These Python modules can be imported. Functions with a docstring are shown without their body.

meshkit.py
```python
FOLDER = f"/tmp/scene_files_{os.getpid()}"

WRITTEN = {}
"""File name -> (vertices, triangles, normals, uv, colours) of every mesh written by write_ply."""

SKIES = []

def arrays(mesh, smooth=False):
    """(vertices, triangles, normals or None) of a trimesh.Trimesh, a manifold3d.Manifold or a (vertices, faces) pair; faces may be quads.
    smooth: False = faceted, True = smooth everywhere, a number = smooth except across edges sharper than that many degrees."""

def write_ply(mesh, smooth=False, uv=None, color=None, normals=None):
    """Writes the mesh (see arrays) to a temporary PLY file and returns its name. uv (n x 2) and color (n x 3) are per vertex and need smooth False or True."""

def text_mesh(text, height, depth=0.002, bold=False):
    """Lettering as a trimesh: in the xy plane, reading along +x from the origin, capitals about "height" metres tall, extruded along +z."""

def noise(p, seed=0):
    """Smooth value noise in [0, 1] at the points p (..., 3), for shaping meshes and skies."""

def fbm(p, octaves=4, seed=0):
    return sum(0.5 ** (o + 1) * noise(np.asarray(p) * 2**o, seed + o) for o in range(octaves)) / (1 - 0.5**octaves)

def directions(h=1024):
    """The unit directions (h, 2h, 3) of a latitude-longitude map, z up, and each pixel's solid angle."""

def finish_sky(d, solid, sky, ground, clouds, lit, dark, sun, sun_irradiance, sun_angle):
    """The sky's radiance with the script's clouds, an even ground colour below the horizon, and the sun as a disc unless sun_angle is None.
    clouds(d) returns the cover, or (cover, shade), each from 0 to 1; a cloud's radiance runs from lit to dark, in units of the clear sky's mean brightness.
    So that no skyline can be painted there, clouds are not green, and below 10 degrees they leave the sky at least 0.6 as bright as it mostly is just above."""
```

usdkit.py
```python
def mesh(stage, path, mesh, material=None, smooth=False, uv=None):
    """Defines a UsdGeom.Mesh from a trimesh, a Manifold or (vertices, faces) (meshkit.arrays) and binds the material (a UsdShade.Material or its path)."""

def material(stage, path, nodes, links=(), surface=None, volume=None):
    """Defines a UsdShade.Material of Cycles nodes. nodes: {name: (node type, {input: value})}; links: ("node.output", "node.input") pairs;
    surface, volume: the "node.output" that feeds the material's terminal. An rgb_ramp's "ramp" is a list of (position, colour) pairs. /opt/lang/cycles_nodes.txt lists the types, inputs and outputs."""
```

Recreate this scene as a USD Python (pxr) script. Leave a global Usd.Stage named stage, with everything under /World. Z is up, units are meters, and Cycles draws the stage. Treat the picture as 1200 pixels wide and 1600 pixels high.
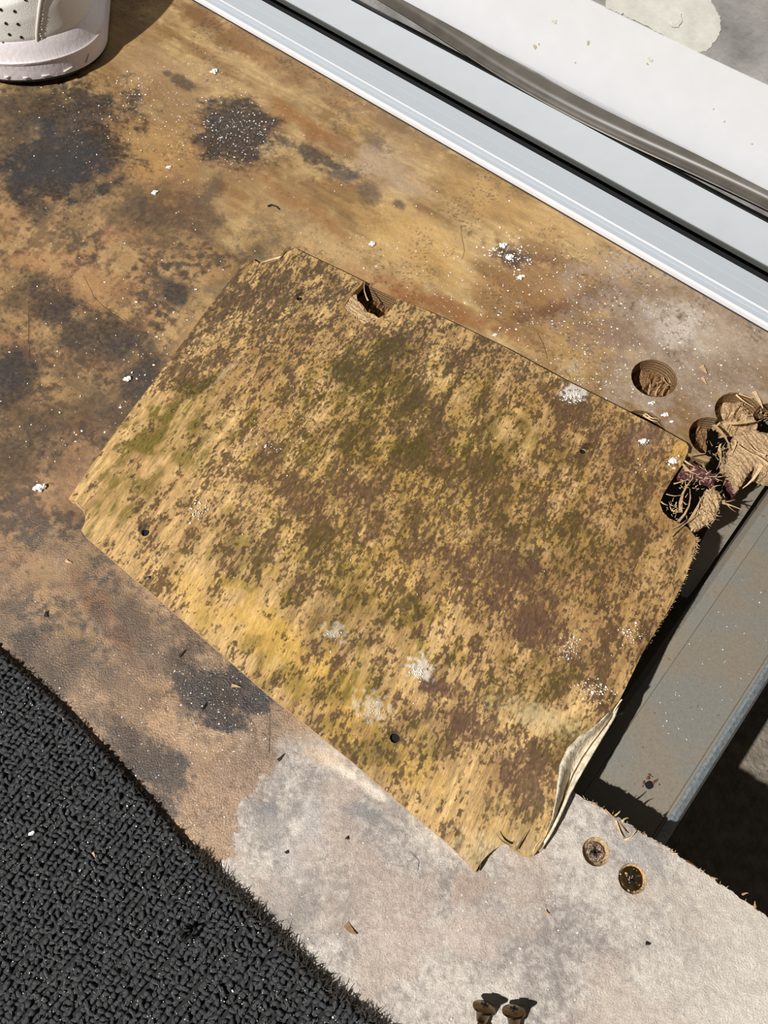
import math, random
import numpy as np, trimesh, shapely, usdkit, meshkit
from shapely.geometry import Polygon, LineString, Point
from scipy.spatial import Delaunay
from pxr import Usd, UsdGeom, UsdLux, UsdShade, Gf, Sdf, Vt

stage = Usd.Stage.CreateInMemory()
UsdGeom.SetStageUpAxis(stage, UsdGeom.Tokens.z)
UsdGeom.SetStageMetersPerUnit(stage, 1.0)
UsdGeom.Xform.Define(stage, '/World'); UsdGeom.Scope.Define(stage, '/World/Looks')
rng = np.random.default_rng(7); random.seed(7)

# ------------------------------------------------------------------ camera, light, exposure
CAM_H, TILT, FPX = .43, math.radians(25), 1200.0
cam = UsdGeom.Camera.Define(stage, '/World/camera')
cam.CreateFocalLengthAttr(36.0); cam.CreateHorizontalApertureAttr(36.0); cam.CreateVerticalApertureAttr(48.0)
cam.CreateClippingRangeAttr(Gf.Vec2f(.01, 50)); cam.CreateFStopAttr(0.0)
cam.AddTranslateOp().Set(Gf.Vec3d(0, 0, CAM_H)); cam.AddRotateXOp().Set(25.0)
cam.CreateExposureAttr(0.0)
lamp = UsdLux.SphereLight.Define(stage, '/World/work_lamp')          # the low work lamp left of the frame
lamp.CreateRadiusAttr(.0225); lamp.CreateIntensityAttr(1.0); lamp.CreateExposureAttr(14.52); lamp.CreateNormalizeAttr(False)
lamp.CreateColorAttr(Gf.Vec3f(1, .97, .925)); lamp.AddTranslateOp().Set(Gf.Vec3d(-1.45, -.74, 2.0))
dome = UsdLux.DomeLight.Define(stage, '/World/room_ambience')
dome.CreateIntensityAttr(.02); dome.CreateColorAttr(Gf.Vec3f(1.0, .96, .90))

C, S = math.cos(TILT), math.sin(TILT)
def px(x, y, z=0.0):
    """the point of the horizontal level z seen at that place of the 1200 x 1600 frame"""
    a, b = x - 600.0, 800.0 - y
    d = np.array([a, b * C + FPX * S, b * S - FPX * C])
    return np.array([0, 0, CAM_H]) + (z - CAM_H) / d[2] * d
def P2(pts, z=0.0): return np.array([px(x, y, z)[:2] for x, y in pts])
def project(p):
    q = np.asarray(p, float) - [0, 0, CAM_H]
    u = q[..., 1] * C + q[..., 2] * S; w = q[..., 1] * S - q[..., 2] * C
    return np.stack([600 + FPX * q[..., 0] / w, 800 - FPX * u / w], -1)
SA = px(310, 0)[:2]; SD = px(1200, 512)[:2] - SA; SD /= np.linalg.norm(SD); SN = np.array([-SD[1], SD[0]])   # the sill line and its inward normal
def px_wall(x, y, u):
    """the point of the vertical plane u metres behind the sill's front edge"""
    a, b = x - 600.0, 800.0 - y
    d = np.array([a, b * C + FPX * S, b * S - FPX * C]); o = np.array([0, 0, CAM_H])
    k = (u - (o[:2] - SA) @ SN) / (d[:2] @ SN)
    return o + k * d

def lin(r, g=None, b=None):
    c = np.array([r, g, b] if g is not None else r, float) / 255
    return np.where(c <= .04045, c / 12.92, ((c + .055) / 1.055) ** 2.4)

# ------------------------------------------------------------------ helpers
used = {}
def numbered(parent, name):
    k = used.get((parent, name), 0); used[(parent, name)] = k + 1
    return f'{parent}/{name}' + (f'_{k:03d}' if k else '')
def tag(p, label=None, cat=None, group=None, kind=None):
    p = p.GetPrim() if hasattr(p, 'GetPrim') else p
    for k, v in (('label', label), ('category', cat), ('group', group), ('kind', kind)):
        if v: p.SetCustomDataByKey(k, v)
    return p
def thing(name, label=None, cat=None, group=None, kind=None, loc=None):
    x = UsdGeom.Xform.Define(stage, numbered('/World', name))
    if loc is not None: x.AddTranslateOp().Set(Gf.Vec3d(*map(float, loc)))
    tag(x, label, cat, group, kind)
    return x
def obj(name, mesh, mat, parent=None, smooth=False, tint=None, extra=None, **kw):
    path = numbered(str(parent.GetPath()) if parent else '/World', name)
    m = usdkit.mesh(stage, path, mesh, mat, smooth=smooth)
    api = UsdGeom.PrimvarsAPI(m)
    if tint is not None: api.CreatePrimvar('tint', Sdf.ValueTypeNames.Color3fArray, 'vertex').Set(Vt.Vec3fArray.FromNumpy(np.ascontiguousarray(tint, np.float32)))
    for k, v in (extra or {}).items():
        api.CreatePrimvar(k, Sdf.ValueTypeNames.FloatArray, 'vertex').Set(Vt.FloatArray.FromNumpy(np.ascontiguousarray(v, np.float32)))
    tag(m, **kw)
    return m
def cat_mesh(ms): return trimesh.util.concatenate([m for m in ms if m is not None])
def mat(name, nodes, links, surface='p.BSDF'): return usdkit.material(stage, '/World/Looks/' + name, nodes, links, surface=surface)
def simple(name, rgb, rough=.5, metallic=0.0, noise=0, amount=.15, bump=0, bscale=600, **kw):
    col = lin(*rgb)
    n = {'p': ('principled_bsdf', dict(base_color=col, roughness=rough, metallic=metallic, **kw))}; l = []
    if noise or bump:
        n['g'] = ('geometry', {}); 
    if noise:
        n['n'] = ('noise_texture', dict(scale=noise, detail=4.0)); n['r'] = ('rgb_ramp', {'ramp': [(.3, col * (1 - amount)), (.7, np.minimum(col * (1 + amount), 1))]})
        l += [('g.position', 'n.vector'), ('n.fac', 'r.fac'), ('r.color', 'p.base_color')]
    if bump:
        n['bn'] = ('noise_texture', dict(scale=bscale, detail=3.0)); n['b'] = ('bump', dict(strength=1.0, distance=bump))
        l += [('g.position', 'bn.vector'), ('bn.fac', 'b.height'), ('b.normal', 'p.normal')]
    return mat(name, n, l)
def smooth01(e0, e1, x):
    t = np.clip((x - e0) / (e1 - e0), 0, 1); return t * t * (3 - 2 * t)
def fb(xy, scale, octaves=4, seed=0, stretch=None, ang=0.0):
    """fbm of 2d points about 0..1, features of 1/scale metres, drawn out along the angle"""
    x, y = xy[:, 0], xy[:, 1]
    if stretch:
        c, s = math.cos(ang), math.sin(ang); x, y = (x * c + y * s) / stretch, -x * s + y * c
    return meshkit.fbm(np.stack([x * scale + 31.7 * seed, y * scale + 17.3, np.full_like(x, seed * 3.1)], -1), octaves, seed)
def eq(v):
    """value noise spread to an even 0..1"""
    s = np.std(v); return np.clip(.5 + (v - np.mean(v)) / (3.4 * s), 0, 1)
def blob(xy, n, b):
    """a stain: (cx, cy, rx, ry, degrees, ragged, soft), in photograph pixels turned into floor metres"""
    cx, cy, rx, ry, a, rag, soft = b
    a = math.radians(a); c = px(cx, cy)[:2]
    e1 = px(cx + rx * math.cos(a), cy + rx * math.sin(a))[:2] - c; e2 = px(cx - ry * math.sin(a), cy + ry * math.cos(a))[:2] - c
    q = np.linalg.solve(np.stack([e1, e2], 1), (xy - c).T)
    return smooth01(1 + soft, 1 - soft, np.hypot(q[0], q[1]) + rag * 2 * (n - .5))
def mixc(a, b, t): return a + (b - a) * np.asarray(t)[:, None]

def sheet(poly, step, fine=None, coarse=.006, edge=.002):
    """triangulated plane polygon: a hex grid of the step inside `fine` (or everywhere), coarser elsewhere; returns (vertices 2d, faces)"""
    x0, y0, x1, y1 = poly.bounds
    def grid(st):
        xs = np.arange(x0, x1, st); ys = np.arange(y0, y1, st * .866)
        X, Y = np.meshgrid(xs, ys); X[1::2] += st / 2
        return np.stack([X.ravel(), Y.ravel()], 1)
    inner = poly.buffer(-step * .55)
    g = grid(step); g = g[shapely.contains_xy(inner, g[:, 0], g[:, 1])]
    if fine is not None:
        g = g[shapely.contains_xy(fine, g[:, 0], g[:, 1])]
        h = grid(coarse); h = h[shapely.contains_xy(poly.buffer(-coarse * .6), h[:, 0], h[:, 1])]; h = h[~shapely.contains_xy(fine, h[:, 0], h[:, 1])]
        g = np.vstack([g, h])
    rings = [np.array(r.segmentize(edge).coords)[:-1] for r in [poly.exterior] + list(poly.interiors)]
    v = np.vstack(rings + [g]); v = np.unique(v.round(7), axis=0)
    f = Delaunay(v).simplices
    c = v[f].mean(1); f = f[shapely.contains_xy(poly, c[:, 0], c[:, 1])]
    a = v[f]; cr = (a[:, 1, 0] - a[:, 0, 0]) * (a[:, 2, 1] - a[:, 0, 1]) - (a[:, 1, 1] - a[:, 0, 1]) * (a[:, 2, 0] - a[:, 0, 0])
    f[cr < 0] = f[cr < 0][:, ::-1]
    return v, f[np.abs(cr) > 1e-14]
def walls(poly, ztop, zbot, edge=.002):
    vs, fs, n = [], [], 0
    for r in [poly.exterior] + list(poly.interiors):
        p = np.array(r.segmentize(edge).coords)[:-1]; k = len(p)
        zt = ztop(p) if callable(ztop) else np.full(k, ztop)
        vs += [np.column_stack([p, zt]), np.column_stack([p, np.full(k, zbot)])]
        i = np.arange(k); j = (i + 1) % k
        fs += [np.column_stack([i, j, j + k]) + n, np.column_stack([i, j + k, i + k]) + n]; n += 2 * k
    m = trimesh.Trimesh(np.vstack(vs), np.vstack(fs), process=False)
    return m
def cap(poly, z, up=True):
    v, f = trimesh.creation.triangulate_polygon(poly, engine='earcut')
    return trimesh.Trimesh(np.column_stack([v, np.full(len(v), z)]), f if up else f[:, ::-1], process=False)
def tube(pts, r, sides=6, closed_ends=True):
    pts = np.asarray(pts, float); n = len(pts); r = np.broadcast_to(r, n)
    t = np.gradient(pts, axis=0); t /= np.linalg.norm(t, axis=1, keepdims=True) + 1e-12
    up = np.array([0, 0, 1.0]) if abs(t[0][2]) < .9 else np.array([1.0, 0, 0])
    vs = []
    for i in range(n):
        a = np.cross(up, t[i]); a /= np.linalg.norm(a) + 1e-12; b = np.cross(t[i], a)
        th = np.arange(sides) * 2 * math.pi / sides
        vs.append(pts[i] + r[i] * (np.cos(th)[:, None] * a + np.sin(th)[:, None] * b))
    v = np.vstack(vs + [pts[:1], pts[-1:]]); f = []
    for i in range(n - 1):
        for k in range(sides):
            p, q = i * sides + k, i * sides + (k + 1) % sides
            f += [[p, q, q + sides], [p, q + sides, p + sides]]
    for k in range(sides):
        q = (k + 1) % sides
        f += [[n * sides, q, k], [n * sides + 1, (n - 1) * sides + k, (n - 1) * sides + q]]
    return trimesh.Trimesh(v, f, process=False)
def splinter(p0, p1, w, th=.0006, bend=.0, seed=0, n=5):
    """a torn sliver of wood from p0 to p1, w metres wide at its root, tapering and bent up"""
    r = np.random.default_rng(seed); p0, p1 = np.asarray(p0, float), np.asarray(p1, float)
    d = p1 - p0; L = np.linalg.norm(d); d = d / L; side = np.cross([0, 0, 1.0], d); side /= np.linalg.norm(side) + 1e-9; up = np.cross(d, side)
    rolled = r.uniform(-.6, .6); side, up = side * math.cos(rolled) + up * math.sin(rolled), up * math.cos(rolled) - side * math.sin(rolled)
    off = r.uniform(-.12, .12) * L; vs = []
    for i in range(n):
        t = i / (n - 1); c = p0 + d * L * t + up * bend * t * t * L + side * off * math.sin(math.pi * t)
        ww = w * (1 - .85 * t) * r.uniform(.8, 1.15) / 2; hh = th * (1 - .6 * t) / 2
        vs += [c - side * ww - up * hh, c + side * ww - up * hh, c + side * ww + up * hh, c - side * ww + up * hh]
    f = []
    for i in range(n - 1):
        for k in range(4):
            a, b = 4 * i + k, 4 * i + (k + 1) % 4; f += [[a, b, b + 4], [a, b + 4, a + 4]]
    e = 4 * (n - 1); f += [[0, 3, 2], [0, 2, 1], [e, e + 1, e + 2], [e, e + 2, e + 3]]
    return trimesh.Trimesh(vs, f, process=False)
def sliver(x0, y0, x1, y1, wpx, z0=0.0, z1=None, bend=0.0, seed=0, th=.0006):
    z1 = z0 if z1 is None else z1
    return splinter(px(x0, y0, z0), px(x1, y1, z1), wpx / 2300.0, th, bend, seed)
def crumb(c, r, seed, flat=.6):
    g = np.random.default_rng(seed); m = trimesh.creation.icosphere(subdivisions=0 if r < .0012 else 1)
    v = m.vertices * g.uniform(.65, 1.25, (len(m.vertices), 1)) * [g.uniform(.7, 1.5), g.uniform(.6, 1), flat]
    a = g.uniform(0, 6.28); R = np.array([[math.cos(a), -math.sin(a), 0], [math.sin(a), math.cos(a), 0], [0, 0, 1]])
    v = v @ R.T * r; v[:, 2] -= v[:, 2].min()
    return trimesh.Trimesh(v + c, m.faces, process=False)

# ------------------------------------------------------------------ materials
def tinted(name, rough, bumps, fine=.16, fscale=1500, spec=.5, stretch=None, extra_rough=None):
    """a surface whose stains come with the mesh (tint); fine grain, relief"""
    n = {'t': ('attribute', {'attribute': 'tint'}), 'g': ('geometry', {}), 'fm': ('mapping', {'mapping_type': 'texture', 'rotation': (0, 0, stretch[1] if stretch else 0), 'scale': (stretch[0], 1, 1) if stretch else (1, 1, 1)}),
         'fn': ('noise_texture', dict(scale=fscale, detail=3.0)), 'fr': ('map_range', dict(from_min=.25, from_max=.75, to_min=1 - fine, to_max=1 + fine)),
         'cc': ('combine_color', {}), 'mx': ('mix_color', dict(blend_type='multiply', fac=1.0, use_clamp=False)),
         'p': ('principled_bsdf', dict(roughness=rough, specular_ior_level=spec))}
    l = [('g.position', 'fm.vector'), ('fm.vector', 'fn.vector'), ('fn.fac', 'fr.value'), ('fr.result', 'cc.r'), ('fr.result', 'cc.g'), ('fr.result', 'cc.b'), ('t.color', 'mx.a'), ('cc.color', 'mx.b'), ('mx.result', 'p.base_color')]
    last = None
    for i, (sc, dist, weight) in enumerate(bumps):
        n[f'n{i}'] = ('noise_texture', dict(scale=sc, detail=3.0)); n[f'b{i}'] = ('bump', dict(strength=1.0, distance=dist))
        l += [(('fm.vector' if stretch else 'g.position'), f'n{i}.vector')]
        if weight:
            n[f'w{i}'] = ('attribute', {'attribute': weight}); n[f'm{i}'] = ('math', dict(math_type='multiply'))
            l += [(f'n{i}.fac', f'm{i}.value1'), (f'w{i}.fac', f'm{i}.value2'), (f'm{i}.value', f'b{i}.height')]
        else: l += [(f'n{i}.fac', f'b{i}.height')]
        if last: l.append((last, f'b{i}.normal'))
        last = f'b{i}.normal'
    if extra_rough:
        n['ra'] = ('attribute', {'attribute': extra_rough}); n['rr'] = ('map_range', dict(to_min=rough, to_max=.85)); l += [('ra.fac', 'rr.value'), ('rr.result', 'p.roughness')]
    if last: l.append((last, 'p.normal'))
    return mat(name, n, l)
M_FLOOR = tinted('floor_ply', .42, [(300, .00035, None), (1100, .0006, 'rough_mask'), (950, .0009, 'weave'), (2600, .00018, None)], fine=.2, fscale=1300, extra_rough='rough_mask')
GRAIN = px(500, 900)[:2] - px(450, 985)[:2]; GA = math.atan2(GRAIN[1], GRAIN[0])
M_BOARD = tinted('board_face', .6, [(350, .0003, None), (1300, .0004, None)], fine=.3, fscale=1700, stretch=(5.0, GA), spec=.3)
def layered(name, c1, c2, scale=170):
    return mat(name, {'g': ('geometry', {}), 'w': ('wave_texture', dict(wave_type='bands', bands_direction='z', scale=scale, distortion=1.5, detail=3.0, detail_scale=90.0)), 'r': ('rgb_ramp', {'ramp': [(.2, lin(*c1)), (.8, lin(*c2))]}),
        'n': ('noise_texture', dict(scale=900.0, detail=3.0)), 'b': ('bump', dict(distance=.0012)), 'p': ('principled_bsdf', dict(roughness=.8))},
        [('g.position', 'w.vector'), ('w.fac', 'r.fac'), ('r.color', 'p.base_color'), ('g.position', 'n.vector'), ('n.fac', 'b.height'), ('b.normal', 'p.normal')])
M_PLYEDGE = layered('ply_edge', (120, 90, 60), (190, 150, 105)); M_BOREWALL = layered('bore_wall', (96, 74, 48), (150, 118, 80), 120)
M_SPLINT = simple('fresh_splinter', (204, 174, 132), .7, noise=400, amount=.25)
M_SPLINT2 = simple('tan_splinter', (170, 140, 102), .75, noise=500, amount=.3)
M_SPLINT3 = simple('dark_splinter', (108, 78, 50), .75, noise=500, amount=.3)
M_FIBRE = simple('torn_fibre', (186, 156, 118), .8, noise=700, amount=.4, bump=.0015, bscale=900)
M_BOREBOT = simple('bore_or_pit_bottom', (138, 104, 68), .8, noise=500, amount=.45, bump=.002, bscale=700)
M_FILM = simple('purple_film', (92, 58, 58), .45, noise=500, amount=.3)
M_PALE = simple('pale_veneer', (218, 207, 182), .7, noise=260, amount=.25, bump=.0008, bscale=400)
M_PLASTER = simple('plaster_white', (236, 235, 232), .6)
M_ALU = simple('aluminium_powder', (174, 181, 188), .42, noise=2500, amount=.04)
M_WHITE = simple('white_powder', (184, 189, 194), .4, noise=60, amount=.02); M_PANEL = simple('white_panel', (214, 215, 218), .4, noise=60, amount=.02)
M_CONTACT_SHADE = simple('contact_shade', (30, 30, 30), .6); M_GASKET = simple('grey_gasket', (82, 77, 70), .4, noise=60, amount=.2); M_TRACK_SHADE = simple('track_shade', (40, 41, 42), .5)  # sill foot line and track channel: shade painted as near-black colour
M_LEATHER = simple('white_leather', (206, 203, 197), .5, noise=900, amount=.05, bump=.0003, bscale=1400); M_SOLE = simple('white_rubber', (205, 197, 199), .5, noise=300, amount=.05, bump=.0003, bscale=300)
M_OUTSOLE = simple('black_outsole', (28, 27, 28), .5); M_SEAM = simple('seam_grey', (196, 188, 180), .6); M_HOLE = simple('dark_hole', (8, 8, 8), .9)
M_CONC = simple('concrete', (120, 112, 100), .9, noise=120, amount=.3, bump=.002, bscale=300)
M_BRONZE = simple('bronze_zinc', (150, 120, 84), .28, metallic=1.0, noise=300, amount=.25); M_HEAD = simple('worn_screw', (150, 130, 116), .25, metallic=.9, noise=1200, amount=.7, bump=.0008, bscale=1500)
M_STEEL = mat('galvanised', {'g': ('geometry', {}), 'v': ('noise_texture', dict(scale=700.0, detail=4.0)), 'r': ('rgb_ramp', {'ramp': [(.3, lin(116, 110, 99)), (.7, lin(138, 132, 120))]}),
    'b2': ('noise_texture', dict(scale=28.0, detail=3.0)), 'r2': ('rgb_ramp', {'ramp': [(.42, lin(134, 123, 107)), (.58, lin(122, 124, 120))]}), 'mx': ('mix_color', dict(blend_type='mix', fac=.5)),
    'rn': ('noise_texture', dict(scale=420.0, detail=2.0)), 'rr': ('rgb_ramp', {'ramp': [(.70, (0, 0, 0)), (.76, (1, 1, 1))]}), 'mr': ('mix_color', dict(b=lin(112, 74, 48))),
    'p': ('principled_bsdf', dict(roughness=.55, metallic=.0))},
    [('g.position', 'v.vector'), ('v.fac', 'r.fac'), ('g.position', 'b2.vector'), ('b2.fac', 'r2.fac'), ('r.color', 'mx.a'), ('r2.color', 'mx.b'), ('g.position', 'rn.vector'), ('rn.fac', 'rr.fac'), ('rr.color', 'mr.fac'), ('mx.result', 'mr.a'), ('mr.result', 'p.base_color')])
M_BLUESTEEL = simple('zinc_edge', (138, 146, 150), .45, metallic=.3, noise=500, amount=.3)
M_WALL = simple('grey_wall', (140, 138, 136), .9, noise=45, amount=.3, bump=.001, bscale=200); M_FILLER = simple('pale_filler', (198, 198, 190), .85, noise=80, amount=.08, bump=.0008, bscale=120)
M_CARPETBASE = simple('carpet_backing', (30, 30, 31), .95)
M_LOOP = mat('carpet_yarn', {'g': ('geometry', {}), 'r': ('rgb_ramp', {'ramp': [(0, lin(70, 72, 74)), (.5, lin(98, 101, 103)), (.9, lin(124, 126, 127)), (.985, lin(136, 136, 134)), (.995, lin(190, 188, 182))]}),
    'n': ('noise_texture', dict(scale=2200.0, detail=2.0)), 'b': ('bump', dict(distance=.0012)), 'p': ('principled_bsdf', dict(roughness=.42))},
    [('g.random_per_island', 'r.fac'), ('r.color', 'p.base_color'), ('g.position', 'n.vector'), ('n.fac', 'b.height'), ('b.normal', 'p.normal')])
M_FUZZ = simple('carpet_fuzz', (52, 46, 40), .8); M_DARKFIBRE = simple('dark_fibre', (40, 32, 26), .8); M_RUST = simple('rust_crust', (104, 66, 44), .9, noise=900, amount=.4)

# ------------------------------------------------------------------ outlines
T = .019                                                           # floor sheet
BT = .0062                                                         # loose board
board_px = [(388, 401), (397, 407), (408, 411), (424, 411), (437, 404), (446, 388), (455, 385), (490, 402), (522, 417), (569, 440), (556, 454), (545, 467), (537, 480), (548, 492), (566, 506), (577, 503), (592, 497), (606, 488), (615, 477), (621, 467),
    (660, 482), (700, 500), (790, 543), (880, 592), (960, 632), (1030, 668), (1072, 692), (1076, 698), (1074, 709), (1065, 727), (1050, 750), (1036, 773), (1031, 786), (1036, 800), (1046, 810), (1060, 816), (1074, 824), (1086, 838),
    (1087, 848), (1083, 870), (1070, 905), (1050, 945), (1025, 985), (1000, 1025), (985, 1055), (972, 1082), (964, 1097), (948, 1116), (925, 1138), (905, 1150), (886, 1169), (874, 1196), (869, 1240), (862, 1280), (852, 1306), (840, 1328), (832, 1340),
    (818, 1337), (804, 1328), (794, 1318), (783, 1321), (770, 1329), (757, 1341), (748, 1353), (743, 1363), (734, 1352), (700, 1318), (640, 1268), (550, 1190), (415, 1082), (320, 999), (250, 938), (200, 896), (132, 837), (127, 829), (133, 816), (134, 802), (129, 791), (118, 783), (107, 780), (130, 745), (190, 661), (265, 563), (330, 475)]
board_poly = Polygon(P2(board_px, BT)).buffer(0)
if board_poly.geom_type != 'Polygon': board_poly = max(board_poly.geoms, key=lambda g: g.area)
nail_px = [(468, 466, 5.0), (227, 832, 5.6), (617, 1153, 6.2), (911, 705, 4.5)]
for x, y, r in nail_px: board_poly = board_poly.difference(Point(*px(x, y, BT)[:2]).buffer(r / 2350, 8))
def circ(x, y, r, z=0.0): return Point(*px(x, y, z)[:2]).buffer(r, 24)
carpet_edge = [(-140, 900), (0, 1020), (100, 1110), (200, 1217), (300, 1332), (345, 1380), (400, 1432), (455, 1490), (520, 1552), (600, 1610), (720, 1700)]
opening = Polygon(P2([(911, 1247), (862, 1209), (842, 1150), (900, 1000), (980, 850), (1030, 765), (1076, 712), (1105, 722), (1122, 705), (1140, 672), (1168, 664), (1200, 682), (1300, 770), (1460, 1000), (1460, 1600), (1330, 1520), (1200, 1433), (1120, 1377), (1050, 1329), (985, 1290), (940, 1262)]))
bores_and_pit = {'H1': circ(1022, 591, .0152), 'H2': circ(1003, 672, .0150), 'H3': circ(1113, 683, .0150), 'H4': circ(1155, 645, .0158), 'H5': circ(1212, 660, .0150)}
sinks = [(931, 1331, .0068), (988, 1373, .0070)]
def hilo(x, y): return px(x, y)[:2]
big = Polygon([SA + SD * -.25 + SN * .002, SA + SD * .75 + SN * .002, hilo(1500, 1900), hilo(300, 2100), hilo(-500, 1500), hilo(-900, 500)])
rag = np.random.default_rng(3)
def ragged(poly, amp, step=.0015):
    return Polygon([(x + rag.normal(0, amp), y + rag.normal(0, amp)) for x, y in np.array(poly.exterior.segmentize(step).coords)[:-1]]).buffer(0)
bores_and_pit['N'] = Polygon(P2([(561, 441), (590, 453), (622, 468), (612, 492), (580, 506), (548, 490), (546, 462)]))  # pit added under the board notch to darken it, not a drilled hole
hole_all = shapely.union_all([ragged(opening, .00035)] + [ragged(b, .00008, .002) for b in bores_and_pit.values()])
floor_poly = big.difference(hole_all)
for x, y, r in sinks: floor_poly = floor_poly.difference(circ(x, y, r))
if floor_poly.geom_type != 'Polygon': floor_poly = max(floor_poly.geoms, key=lambda g: g.area)

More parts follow.
